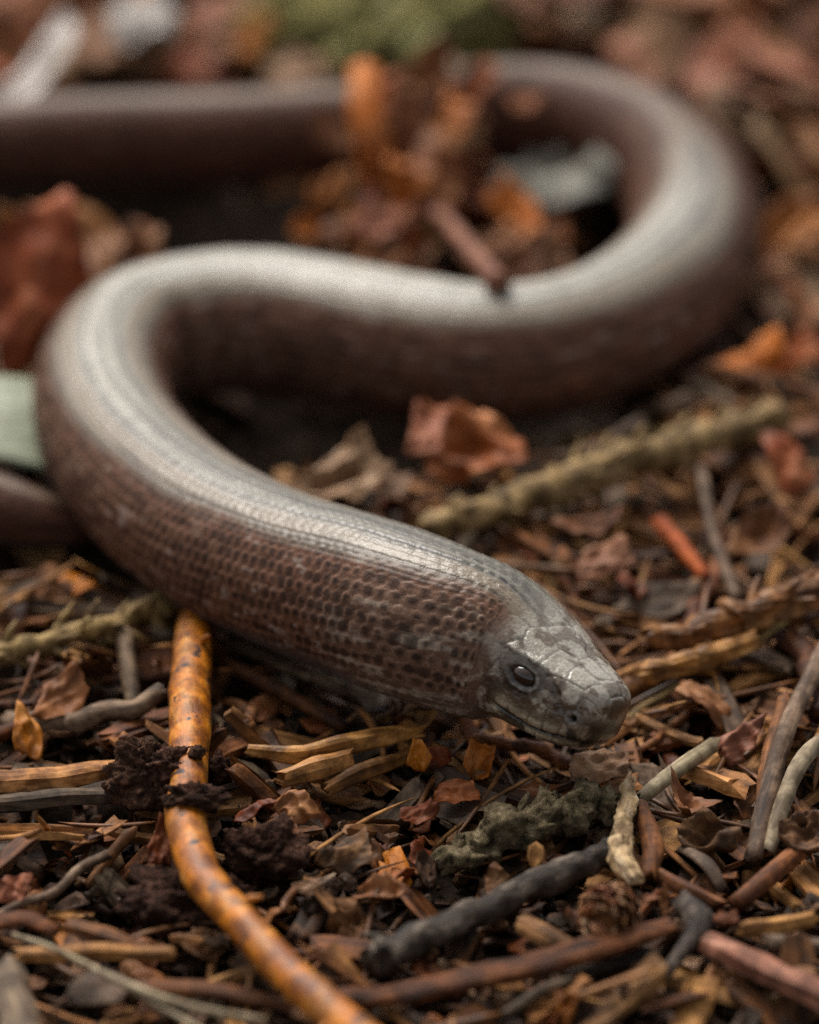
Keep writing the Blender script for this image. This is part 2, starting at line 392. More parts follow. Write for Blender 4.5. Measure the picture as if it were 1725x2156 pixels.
for sx in (1, -1):
    m = 24; ph = np.linspace(0, math.pi, m); th = np.linspace(0, 2 * math.pi, 32, endpoint=False)
    vv = np.stack([np.sin(ph)[:, None] * np.cos(th)[None], np.sin(ph)[:, None] * np.sin(th)[None], np.cos(ph)[:, None] + 0 * th[None]], -1).reshape(-1, 3) * EYE_R * HS
    n_ = rside[ie] * sx * .93 + dors[ie] * .22 + HDIR * .3; n_ /= np.linalg.norm(n_)
    a_ = HDIR - n_ * (HDIR @ n_); a_ /= np.linalg.norm(a_); c_ = np.cross(n_, a_)
    cen = WP[ie, :3] + rside[ie] * sx * .366 * HS + dors[ie] * EYE_Z * HS - base
    link('eye', make_mesh('eye', vv @ np.stack([a_ * 1.38, c_ * .95, n_]) + cen, grid_faces(m, 32), EYEM, True), parent=worm)

# ------------------------------------------------------------------ the ground: one sheet, finely rough under the litter, running on to the horizon
HOLLOW = [(G(770, 880), 2.3, 1.6, 1.1), (G(300, 440), 3.3, 1.9, 1.2), (G(150, 1180), 1.1, .8, .55), (G(110, 1765), .55, .45, .5)]
def dip(x, y):
    r = 0
    for c, a, b_, d in HOLLOW: r = r - d * np.exp(-(((x - c[0]) / a) ** 2 + ((y - c[1]) / b_) ** 2) ** 2)
    return r
def axis(lo, hi, step, far):
    a = np.arange(lo, hi + 1e-6, step); o = []; d = step
    while True:
        d *= 1.35; o.append((o[-1] if o else 0) + d)
        if o[-1] > far: break
    o = np.array(o); return np.concatenate([lo - o[::-1], a, hi + o])
gx = axis(-12, 12, .12, 30000); gy = axis(-7, 34, .12, 30000)
gxx, gyy = np.meshgrid(gx, gy, indexing='xy')
gp = np.stack([gxx.ravel(), gyy.ravel(), 0 * gxx.ravel()], -1)
gz = (.16 * fbm(gp * .5, 4, 40) + .09 * fbm(gp * 2.5, 3, 41)) * (np.abs(gp[:, 0]) < 40) * (np.abs(gp[:, 1]) < 60)
gp[:, 2] = gz + dip(gp[:, 0], gp[:, 1])
SOIL = mat_crumb('soil', (.006, .005, .0045), (.018, .013, .010), (.05, .035, .025), 5, .95, .06)
link('ground', make_mesh('ground', gp, grid_faces(len(gy), len(gx), False), SOIL, True), kind='structure')

# ------------------------------------------------------------------ litter materials
M = {}
M['tan'] = mat_fibre('tan_wood', (.06, .028, .012), (.30, .155, .068), (.55, .33, .165))
M['grey'] = mat_fibre('grey_weathered_wood', (.03, .02, .013), (.13, .09, .06), (.30, .22, .15))
M['brown'] = mat_fibre('brown_wood', (.018, .008, .004), (.12, .05, .022), (.29, .14, .065))
M['red'] = mat_fibre('red_brown_bark', (.02, .008, .004), (.13, .052, .023), (.30, .14, .07), rough=.7, spec=.2, bump=.04)
M['ochre'] = mat_fibre('ochre_wood', (.08, .035, .014), (.31, .155, .065), (.54, .33, .17), rough=.55)
M['needle'] = mat_fibre('brown_needle', (.04, .017, .008), (.15, .068, .03), (.30, .16, .08), rough=.5, bump=.008)
M['bark'] = mat_fibre('dark_bark', (.006, .005, .004), (.037, .027, .02), (.18, .145, .115), stretch=(4, 8, 8), bump=.09)
M['orangebark'] = mat_fibre('orange_bark', (.20, .065, .018), (.46, .18, .05), (.66, .37, .15), stretch=(2, 6, 6), rough=.5, bump=.04,
                            spots=(6.5, .63, (.022, .010, .008), (.13, .045, .018)), spec=.35, lo=.95, hi=1.0)
M['sprucetwig'] = mat_fibre('yellow_green_twig', (.05, .034, .016), (.28, .195, .09), (.50, .38, .22), stretch=(4, 6, 6), bump=.08, lo=.8, hi=1.1)
M['whitewood'] = mat_fibre('pale_bare_wood', (.10, .045, .02), (.46, .34, .20), (.74, .64, .48), stretch=(3, 6, 6), bump=.04, lo=.95, hi=1.0)
M['pinkwood'] = mat_fibre('pinkish_wood', (.08, .035, .022), (.24, .115, .075), (.42, .25, .18), lo=.9, hi=1.1)
M['moss'] = mat_crumb('grey_green_moss', (.02, .019, .013), (.16, .13, .08), (.44, .37, .25), 9, .95, .12)
M['greenmoss'] = mat_crumb('green_moss', (.08, .07, .025), (.28, .25, .115), (.46, .42, .24), 8, .95, .1)
M['clump'] = mat_crumb('dark_crumbly_soil', (.008, .005, .004), (.05, .028, .02), (.19, .11, .08), 9, .8, .10)
M['crumbs'] = mat_crumb('crumbled_bark', (.009, .006, .004), (.042, .025, .015), (.15, .09, .055), 4, .9, .05)
M['leafbrown'] = mat_leaf('brown_dry_leaf', (.055, .023, .011), (.22, .10, .048), (.40, .23, .125))
M['leafred'] = mat_leaf('red_brown_dry_leaf', (.06, .018, .008), (.23, .078, .036), (.42, .20, .11))
M['leafpink'] = mat_leaf('pinkish_dry_leaf', (.11, .045, .026), (.32, .15, .092), (.48, .28, .19))
M['leaforange'] = mat_leaf('orange_dry_leaf', (.15, .05, .014), (.36, .14, .045), (.54, .27, .12))
M['leaftan'] = mat_leaf('tan_dry_leaf', (.12, .065, .035), (.34, .21, .125), (.52, .37, .25))
M['leafpale'] = mat_leaf('bleached_leaf', (.30, .26, .23), (.55, .51, .47), (.72, .69, .66), lo=.95, hi=1.05)
M['leafgrey'] = mat_leaf('grey_green_leaf', (.05, .05, .04), (.17, .165, .135), (.34, .33, .28), lo=.95, hi=1.05)
M['stalk'] = mat_leaf('orange_pink_stalk', (.45, .15, .06), (.68, .28, .12), (.75, .38, .2), lo=1, hi=1.02)
M['leafgreen'] = mat_leaf('green_moss_leaf', (.09, .085, .03), (.28, .27, .11), (.46, .44, .23))
M['grass'] = mat_leaf('pale_green_blade', (.15, .17, .115), (.26, .29, .205), (.36, .39, .29), rough=.45, lo=.98, hi=1.02)
M['shadelitter'] = mat_fibre('shade_dark_litter', (.007, .004, .0025), (.042, .021, .011), (.15, .08, .042), stretch=(3, 7, 6), bump=.05)  # dark copy for the lower litter; shade of the gaps put into its colour
M['straw'] = mat_fibre('dry_grass_stem', (.20, .15, .09), (.40, .33, .22), (.55, .48, .36), bump=.006)
M['flake'] = mat_fibre('bark_flake', (.013, .007, .004), (.095, .048, .024), (.28, .165, .09), stretch=(4, 8, 6), bump=.05)

# ------------------------------------------------------------------ shapes (local frame: x along the piece, z its thickness, centimetres)
def tube_geo(c, rad, sides=9, flat=1.0, prof=None, up=(0, 0, 1), rough=0, rfreq=4, seed=0, cap=True, ragged=0):
    """tube round centre line c (n,3); prof: radius factors round the section"""
    c = np.asarray(c, float); n = len(c); rad = np.broadcast_to(rad, (n,)).astype(float)
    t = np.gradient(c, axis=0); t /= np.linalg.norm(t, axis=1)[:, None] + 1e-9
    upv = np.asarray(up, float)
    nn_ = upv - t * (t @ upv)[:, None]; nn_ /= np.linalg.norm(nn_, axis=1)[:, None] + 1e-9
    sd_ = np.cross(t, nn_)
    a = np.linspace(0, 2 * math.pi, sides, endpoint=False); pf = np.ones(sides) if prof is None else np.asarray(prof)
    ca, sa = np.cos(a) * pf, np.sin(a) * pf
    v = c[:, None] + rad[:, None, None] * (sd_[:, None] * ca[None, :, None] + nn_[:, None] * sa[None, :, None] * flat)
    if rough:
        k = 1 + rough * fbm(v * rfreq, 4, seed)
        v = c[:, None] + (v - c[:, None]) * k[..., None]
    if ragged:
        r_ = np.random.default_rng(seed)
        v[0] -= t[0] * (r_.random((sides, 1)) - .3) * ragged; v[-1] += t[-1] * (r_.random((sides, 1)) - .3) * ragged
    f = [tuple(q) for q in grid_faces(n, sides)[:, ::-1]]
    if cap: f += [tuple(range(sides)), tuple(range((n - 1) * sides, n * sides))[::-1]]
    return v.reshape(-1, 3), f
def splinter_geo(L, W, T, seed):
    r = np.random.default_rng(seed); n = 6
    x = np.linspace(-L / 2, L / 2, n)
    k = r.integers(8, 12); yy = np.sort(r.random(k // 2)) ; yy = (yy - yy[0]) / (yy[-1] - yy[0]) - .5
    top = np.stack([yy, .5 - .55 * r.random(len(yy)) * (np.arange(len(yy)) % 2)], 1)
    y2 = np.linspace(.5, -.5, k - len(yy)); bot = np.stack([y2, -.5 + .3 * r.random(len(y2))], 1)
    sec = np.vstack([top, bot]); m = len(sec)
    bend = (r.random() - .5) * .12 * L; tw = (r.random() - .5) * .5
    v = np.zeros((n, m, 3))
    for i in range(n):
        u_ = x[i] / L * 2; a = tw * u_; wv = (1 - .15 * r.random() - .25 * (abs(u_) > .9) * r.random())
        s_ = sec * [W * wv, T * wv] + (r.random((m, 2)) - .5) * [W * .06, T * .14]
        v[i, :, 0] = x[i]; v[i, :, 1] = s_[:, 0] * math.cos(a) - s_[:, 1] * math.sin(a); v[i, :, 2] = s_[:, 0] * math.sin(a) + s_[:, 1] * math.cos(a) + bend * (u_ * u_ - .4)
    v[0, :, 0] += (r.random(m) - .3) * W * .8; v[-1, :, 0] -= (r.random(m) - .3) * W * .8
    f = [tuple(q) for q in grid_faces(n, m)] + [tuple(range(m))[::-1], tuple(range((n - 1) * m, n * m))]
    return v.reshape(-1, 3), f
def needle_geo(L, W, seed):
    r = np.random.default_rng(seed); n = 7; u_ = np.linspace(-1, 1, n)
    c = np.stack([u_ * L / 2, (r.random() - .5) * .2 * L * u_ ** 2, (r.random() - .5) * .2 * L * u_ ** 2], 1)
    return tube_geo(c, W / 2 * np.interp(u_, [-1, -.85, .5, 1], [.5, 1, .9, .12]), 5, .6)
def sheet_geo(L, W, T, seed, rings=3, k=12, curl=.3, crumple=.2, ragged=.35, point=0):
    """a flake or leaf: an uneven outline, curled and crumpled, with two faces and a rim"""
    r = np.random.default_rng(seed); a = np.linspace(0, 2 * math.pi, k, endpoint=False)
    if ragged > .3:                                      # torn: straight edges between a few corners
        m_ = int(r.integers(5, 9)); ca_ = np.sort((np.arange(m_) + .8 * r.random(m_)) * 2 * math.pi / m_); cr = 1.05 - .85 * ragged * r.random(m_)
        cp = np.stack([np.cos(ca_) * cr, np.sin(ca_) * cr], 1); ro = np.zeros(k)
        for j in range(k):
            d_ = np.array([math.cos(a[j]), math.sin(a[j])]); best = .3
            for q in range(m_):
                p0, p1 = cp[q], cp[(q + 1) % m_]; e_ = p1 - p0; den = d_[0] * e_[1] - d_[1] * e_[0]
                if abs(den) < 1e-6: continue
                t_1 = (p0[0] * e_[1] - p0[1] * e_[0]) / den; u_1 = (p0[0] * d_[1] - p0[1] * d_[0]) / den
                if t_1 > 0 and -1e-6 <= u_1 <= 1 + 1e-6: best = max(best, min(t_1, 1.2))
            ro[j] = best
        ro *= 1 - .16 * ragged * r.random(k)
    else:
        ro = 1 - ragged * r.random(k); ro = ro * .8 + .2 * np.roll(ro, 1)
    if point: ro *= 1 - point * np.abs(np.sin(a)) ** .8 * (.35 + .65 * np.cos(a) ** 2)
    p = [np.zeros((1, 2))]
    for q in range(1, rings + 1):
        rr_ = ro * (q / rings) if q == rings else (ro * .6 + .4 * ro.mean()) * (q / rings)
        p.append(np.stack([np.cos(a) * rr_ * L / 2, np.sin(a) * rr_ * W / 2], 1))
    p = np.vstack(p); kx, ky = (r.random(2) - .35) * curl * 2
    z = kx * p[:, 0] ** 2 / L * 2 + ky * p[:, 1] ** 2 / W * 2 + crumple * min(L, W) * (.6 - 1.9 * np.abs(fbm(np.stack([p[:, 0] * 2.0 / L, p[:, 1] * 2.0 / W, 0 * p[:, 0] + seed], 1) * 1.5, 2, seed)) + .35 * fbm(np.stack([p[:, 0] * 8 / L, p[:, 1] * 8 / W, 0 * p[:, 0] + seed], 1), 2, seed + 3))
    z -= z.mean(); N_ = len(p)
    v = np.vstack([np.column_stack([p, z + T / 2]), np.column_stack([p * .985, z - T / 2])])
    f = []
    for off, fl in ((0, 1), (N_, -1)):
        for j in range(k):
            f.append((off, off + 1 + j, off + 1 + (j + 1) % k)[::fl])
            for q in range(rings - 1):
                b0 = off + 1 + q * k; f.append((b0 + j, b0 + k + j, b0 + k + (j + 1) % k, b0 + (j + 1) % k)[::fl])
    b0 = 1 + (rings - 1) * k
    for j in range(k): f.append((b0 + j, N_ + b0 + j, N_ + b0 + (j + 1) % k, b0 + (j + 1) % k))
    return v, f
_ico = None
def crumb_geo(s, seed):
    r = np.random.default_rng(seed); g = (1 + 5 ** .5) / 2
    v = np.array([(-1, g, 0), (1, g, 0), (-1, -g, 0), (1, -g, 0), (0, -1, g), (0, 1, g), (0, -1, -g), (0, 1, -g), (g, 0, -1), (g, 0, 1), (-g, 0, -1), (-g, 0, 1)]) / 1.9
    v = v * (.6 + .7 * r.random((12, 1))) * s / 2 * [1.2, 1, .75]
    f = [(0, 11, 5), (0, 5, 1), (0, 1, 7), (0, 7, 10), (0, 10, 11), (1, 5, 9), (5, 11, 4), (11, 10, 2), (10, 7, 6), (7, 1, 8), (3, 9, 4), (3, 4, 2), (3, 2, 6), (3, 6, 8), (3, 8, 9), (4, 9, 5), (2, 4, 11), (6, 2, 10), (8, 6, 7), (9, 8, 1)]
    return v, f

# ------------------------------------------------------------------ height of the litter so far, and the lowest thing hanging over each spot
HX0, HX1, HY0, HY1, HC = -12., 12., -7., 34., .08
hx = np.arange(HX0, HX1, HC) + HC / 2; hy = np.arange(HY0, HY1, HC) + HC / 2
HXX, HYY = np.meshgrid(hx, hy)
hp3 = np.stack([HXX, HYY, 0 * HXX], -1)
HT = .16 * fbm(hp3 * .5, 4, 40) + .09 * fbm(hp3 * 2.5, 3, 41) + dip(HXX, HYY)
CEIL = np.full(HT.shape, 99.)
def hcell(x, y):
    return int(np.clip((y - HY0) / HC, 0, HT.shape[0] - 1)), int(np.clip((x - HX0) / HC, 0, HT.shape[1] - 1))
def blob_ceil(c, r):
    i, j = hcell(c[0], c[1]); k = int(r / HC) + 1
    a, b_, c0, d = max(i - k, 0), i + k + 1, max(j - k, 0), j + k + 1
    dd2 = (HXX[a:b_, c0:d] - c[0]) ** 2 + (HYY[a:b_, c0:d] - c[1]) ** 2
    CEIL[a:b_, c0:d] = np.where(dd2 < r * r, np.minimum(CEIL[a:b_, c0:d], c[2] - np.sqrt(np.maximum(r * r - dd2, 0))), CEIL[a:b_, c0:d])
for q in WP[::6]: blob_ceil(q[:3], max(q[3], .42))
def hgt(x, y):
    i, j = hcell(x, y); return HT[i, j]
def settle(x, y, yaw, L, W, T, maxtilt=R(38), force=False):
    """rest a piece on what lies there: returns its centre height and pitch, or None if something is in the way"""
    cx, sx = math.cos(yaw), math.sin(yaw); q = .4 * L
    h1, h2, hm = hgt(x - cx * q, y - sx * q), hgt(x + cx * q, y + sx * q), hgt(x, y)
    ang = max(-maxtilt, min(maxtilt, math.atan2(h2 - h1, 2 * q)))
    z = max((h1 + h2) / 2, hm - .02) + T * .45
    i, j = hcell(x, y); k = int(max(L, W) * .55 / HC) + 1
    a, b_, c0, d = max(i - k, 0), i + k + 1, max(j - k, 0), j + k + 1
    lx = (HXX[a:b_, c0:d] - x) * cx + (HYY[a:b_, c0:d] - y) * sx; ly = -(HXX[a:b_, c0:d] - x) * sx + (HYY[a:b_, c0:d] - y) * cx
    ins = (np.abs(lx) < L / 2) & (np.abs(ly) < W / 2)
    zt = z + lx * math.tan(ang) + T * .5
    if not force and (zt > CEIL[a:b_, c0:d])[ins].any(): return None
    HT[a:b_, c0:d] = np.where(ins, np.maximum(HT[a:b_, c0:d], np.minimum(zt - T * .1, HT[a:b_, c0:d] + T + .12)), HT[a:b_, c0:d])
    return z, ang
def pose(x, y, z, yaw, pitch, roll=0, s=1.0):
    return (Matrix.Translation(Vector((x, y, z)) * CM) @ Matrix.Rotation(yaw, 4, 'Z') @ Matrix.Rotation(-pitch, 4, 'Y') @ Matrix.Rotation(roll, 4, 'X') @ Matrix.Scale(s, 4))

# ------------------------------------------------------------------ pieces placed one by one
def frame_of(c):
    c = np.asarray(c); x = c[-1] - c[0]; x /= np.linalg.norm(x); z = np.array([0, 0, 1.]) - x * x[2]; z /= np.linalg.norm(z)
    return np.stack([x, np.cross(z, x), z])
def from_world(name, v, f, mat, fr, org, smooth, label, cat, group=None, parent=None, kind=None):
    me = make_mesh(name, (np.asarray(v) - org) @ fr.T, f, mat, smooth)
    mt = Matrix.Translation(Vector(org) * CM) @ Matrix([list(fr[:, 0]), list(fr[:, 1]), list(fr[:, 2])]).transposed().to_4x4() if False else None
    m4 = Matrix.Identity(4)
    for i in range(3):
        for j in range(3): m4[i][j] = fr[j][i]
        m4[i][3] = org[i] * CM
    return link(name, me, label=label, cat=cat, group=group, parent=parent, kind=kind, mtx=m4)
def stick(name, label, cat, pts, mat, sides=12, n=None, flat=1.0, grooves=0, rough=.1, rfreq=5, knobs=0, seed=1, ragged=.12, ceil=True, group=None, bend=.0, smooth=True, pegs=0):
    p = np.array([np.append(G(x, y, z), r) for x, y, z, r in pts])
    ln = np.linalg.norm(np.diff(p[:, :3], axis=0), axis=1).sum()
    c, _ = spline(p, n or int(np.clip(ln / .07, 10, 90)))
    rd = c[:, 3].copy(); r_ = np.random.default_rng(seed)
    if knobs:
        for q in np.linspace(.05, .95, knobs): rd *= 1 + .35 * np.exp(-((np.linspace(0, 1, len(c)) - q - .03 * r_.normal()) / .012) ** 2)
    pf = None
    if grooves: smooth = False; sides = max(sides, 16); rough = max(rough, .28); bend = max(bend, .03)
    if grooves: pf = 1 - .16 * (np.sin(np.linspace(0, 2 * math.pi, sides, endpoint=False) * grooves + 1) > .3)
    cc_ = c[:, :3] + bend * np.stack([fbm(np.stack([np.arange(len(c)) * .12, 0 * c[:, 0] + q * 9, 0 * c[:, 0] + seed], 1), 2, seed) for q in range(3)], 1)
    v, f = tube_geo(cc_, rd, sides, flat, pf, rough=rough, rfreq=rfreq, seed=seed, ragged=ragged)
    if pegs:
        vs, fs, nv = [v], list(f), len(v)
        for q in range(pegs):
            i = int(r_.integers(2, len(c) - 3)); tn = c[i + 1, :3] - c[i - 1, :3]; tn /= np.linalg.norm(tn)
            d_ = r_.normal(size=3); d_ -= tn * (d_ @ tn); d_ /= np.linalg.norm(d_); d_ = d_ + tn * .7; d_ /= np.linalg.norm(d_)
            ln_ = r_.uniform(.06, .26); pv, pf_ = tube_geo(cc_[i] + d_ * np.array([[rd[i] * .5], [rd[i] + ln_ * .5], [rd[i] + ln_]]) + tn * np.array([[0], [0], [ln_ * .2]]), [.045, .035, .015], 5, up=(.3, .5, .8))
            vs.append(pv); fs += [tuple(x + nv for x in q_) for q_ in pf_]; nv += len(pv)
        v, f = np.vstack(vs), fs
    if ceil:
        for q in c[::2]: blob_ceil(q[:3], q[3])
    return from_world(name, v, f, M[mat], frame_of(c[:, :3]), c[len(c) // 2, :3], smooth, label, cat, group)
def sheet(name, label, cat, px, py, z, L, W, mat, yaw=0, pitch=0, roll=0, T=.012, seed=1, curl=.45, crumple=.17, ragged=.6, rings=9, k=44, point=0, group=None, ceil=True, smooth=True):
    v, f = sheet_geo(L, W, T, seed, rings, k, curl, crumple, ragged, point)
    c = G(px, py, z)
    o = link(name, make_mesh(name, v, f, M[mat], smooth), label=label, cat=cat, group=group, mtx=pose(c[0], c[1], c[2], R(yaw), R(pitch), R(roll)))
    if ceil: blob_ceil((c[0], c[1], z + min(L, W) * .3), min(L, W) * .42)
    return o
def lump(name, label, cat, px, py, z, size, mat, seed, amp=.5, freq=2.5, res=40, ceil=True):
    ph = np.linspace(0, math.pi, res); th = np.linspace(0, 2 * math.pi, res * 2, endpoint=False)
    d = np.stack([np.sin(ph)[:, None] * np.cos(th)[None], np.sin(ph)[:, None] * np.sin(th)[None], np.cos(ph)[:, None] + 0 * th[None]], -1).reshape(-1, 3)
    sz = np.asarray(size) / 2
    n_ = fbm(d * freq + seed * 3.1, 5, seed); n_ = n_ + .45 * np.abs(fbm(d * freq * 3.5 + 7, 3, seed + 5))
    v = d * sz * (1 + amp * n_)[:, None]; c = G(px, py, z)
    o = link(name, make_mesh(name, v, grid_faces(res, res * 2)[:, ::-1], M[mat], True), c, label=label, cat=cat)
    if ceil: blob_ceil(c, sz[:2].min() * .9)
    return o

# -- the orange twig that comes out from under the slow worm, and the soil that clings to it
stick('orange_twig', 'bright orange barked twig with dark spots reaching out from under the slow worm', 'twig',
      [(425, 1235, .35, .15), (410, 1310, .62, .165), (402, 1420, .78, .175), (402, 1530, .82, .18), (398, 1640, .80, .16), (390, 1725, .76, .17), (425, 1835, .76, .165),
       (495, 1930, .76, .15), (590, 2030, .78, .15), (700, 2130, .82, .155), (790, 2210, .9, .155)], 'orangebark', 26, 160, rough=.08, rfreq=4.0, seed=4, knobs=0, bend=.02, pegs=3)
lump('soil_clump', 'large dark crumbly soil clump stuck to the left of the orange twig', 'soil clump', 312, 1640, .62, (.62, .5, .62), 'clump', 3, .75, 2.2, 64)
lump('soil_clump', 'small dark soil lump between the orange twig and ochre splinters', 'soil clump', 462, 1625, .62, (.2, .2, .3), 'clump', 8, .7, 2.6, 30)
lump('soil_clump', 'dark purplish soil clump right of the orange twig bend', 'soil clump', 560, 1795, .5, (.62, .5, .4), 'clump', 12, .75, 2.6, 54)
lump('soil_clump', 'low black soil heap in the hollow beneath the orange twig', 'soil clump', 380, 1900, .3, (.9, .8, .5), 'clump', 17, .7, 2.4, 56)
lump('soil_clump', 'tiny dark soil crumb sitting on top of the orange twig', 'soil clump', 415, 1585, .98, (.13, .12, .1), 'clump', 21, .7, 2.6, 20)
lump('soil_clump', 'dark soil smear wrapped over the narrow part of the orange twig', 'soil clump', 412, 1680, .92, (.46, .26, .2), 'clump', 23, .9, 2.8, 44)
lump('soil_clump', 'crumbly dark soil ridge joining the large clump to the orange twig', 'soil clump', 362, 1610, .85, (.34, .3, .24), 'clump', 26, .9, 2.8, 40)
sheet('leaf_fragment', 'dark red leaf scrap hanging below the large soil clump', 'leaf scrap', 345, 1775, .55, .55, .4, 'leafred', 70, 40, 20, seed=5, curl=.5)
sheet('leaf_fragment', 'red leaf scrap behind the purplish soil clump', 'leaf scrap', 530, 1705, .6, .5, .32, 'leafred', 10, 30, -20, seed=6, curl=.5)
sheet('leaf_fragment', 'ribbed pinkish leaf scrap leaning on the purplish soil clump', 'leaf scrap', 615, 1760, .6, .35, .3, 'leafpink', 70, 45, 10, seed=16, curl=.4)
# -- foreground sticks and strips
stick('dark_twig', 'dark grey barked twig with a cracked middle lying below the head', 'twig',
      [(1295, 1795, .50, .105), (1200, 1830, .5, .12), (1080, 1885, .48, .12), (980, 1935, .46, .125), (880, 1980, .44, .135), (795, 2025, .42, .135)], 'bark', 26, 110, rough=.32, rfreq=5, knobs=2, seed=9, bend=.03, ragged=.1, pegs=5)
stick('bark_strip', 'long curved reddish brown bark strip with lengthwise grooves', 'bark strip',
      [(1400, 1950, .56, .10), (1300, 1985, .56, .14), (1150, 2028, .5, .15), (1000, 2060, .45, .14), (850, 2085, .42, .13), (715, 2100, .4, .10)], 'red', 18, 60, flat=.55, grooves=4, rough=.08, seed=14)
stick('mossy_stick', 'grey green mossy stick lying behind the dark grey twig', 'stick',
      [(945, 1800, .36, .11), (1040, 1758, .45, .15), (1150, 1722, .52, .17), (1275, 1688, .55, .13)], 'moss', 40, 110, rough=1.0, rfreq=9, seed=19, bend=.1, pegs=12)
stick('fir_twig', 'pale broken twig with bare white wood below the chin', 'twig',
      [(1322, 1640, .62, .05), (1318, 1690, .62, .08), (1312, 1745, .6, .09), (1308, 1795, .6, .12), (1335, 1850, .55, .08)], 'whitewood', 20, 60, rough=.7, rfreq=7, seed=23, grooves=3)
stick('wood_splinter', 'curled brown splinter beside the pale broken twig', 'splinter', [(1350, 1700, .5, .07), (1375, 1780, .5, .1), (1365, 1850, .45, .07)], 'brown', 10, rough=.3, seed=24)
# bud cone with its papery scales
cc0 = G(1288, 1922, .62)
cone = link('bud_cone', None, cc0, label='small papery brown bud cone under the pale broken twig', cat='cone')
ax = np.array([-.25, -.75, .35]); ax /= np.linalg.norm(ax)
fx = np.cross(ax, [0, 0, 1.]); fx /= np.linalg.norm(fx); fz = np.cross(fx, ax)
ph = np.linspace(0, math.pi, 12); th = np.linspace(0, 2 * math.pi, 14, endpoint=False)
vv = np.stack([np.cos(ph)[:, None] * .27 + 0 * th[None], np.sin(ph)[:, None] * np.cos(th)[None] * .2, np.sin(ph)[:, None] * np.sin(th)[None] * .2], -1).reshape(-1, 3)
link('core', make_mesh('core', vv @ np.stack([ax, fx, fz]), grid_faces(12, 14)[:, ::-1], M['brown'], True), parent=cone)
scv, scf = sheet_geo(.24, .2, .012, 3, 3, 10, .35, .15, .25, .4)
scm = [make_mesh('scale', sheet_geo(.25, .2, .012, q, 3, 10, .4, .2, .3, .3)[0], scf, M[mm], True) for q, mm in ((3, 'leafpink'), (4, 'leaftan'), (5, 'leafbrown'), (6, 'leaftan'))]
for q in range(46):
    t = q / 45; a = q * 2.39996; lon = -.22 + .5 * t; rr0 = .21 * math.sqrt(max(0.04, 1 - (lon / .29) ** 2))
    rd_ = fx * math.cos(a) + fz * math.sin(a); pos = ax * lon + rd_ * rr0
    xd = ax * .85 + rd_ * .38; xd /= np.linalg.norm(xd); zd = rd_ - xd * (rd_ @ xd); zd /= np.linalg.norm(zd); yd = np.cross(zd, xd)
    m4 = Matrix.Identity(4)
    for i in range(3):
        m4[i][0], m4[i][1], m4[i][2], m4[i][3] = xd[i], yd[i], zd[i], pos[i] * CM
    o = link('scale', scm[q % 4], parent=cone); o.matrix_basis = m4
blob_ceil(cc0, .3)
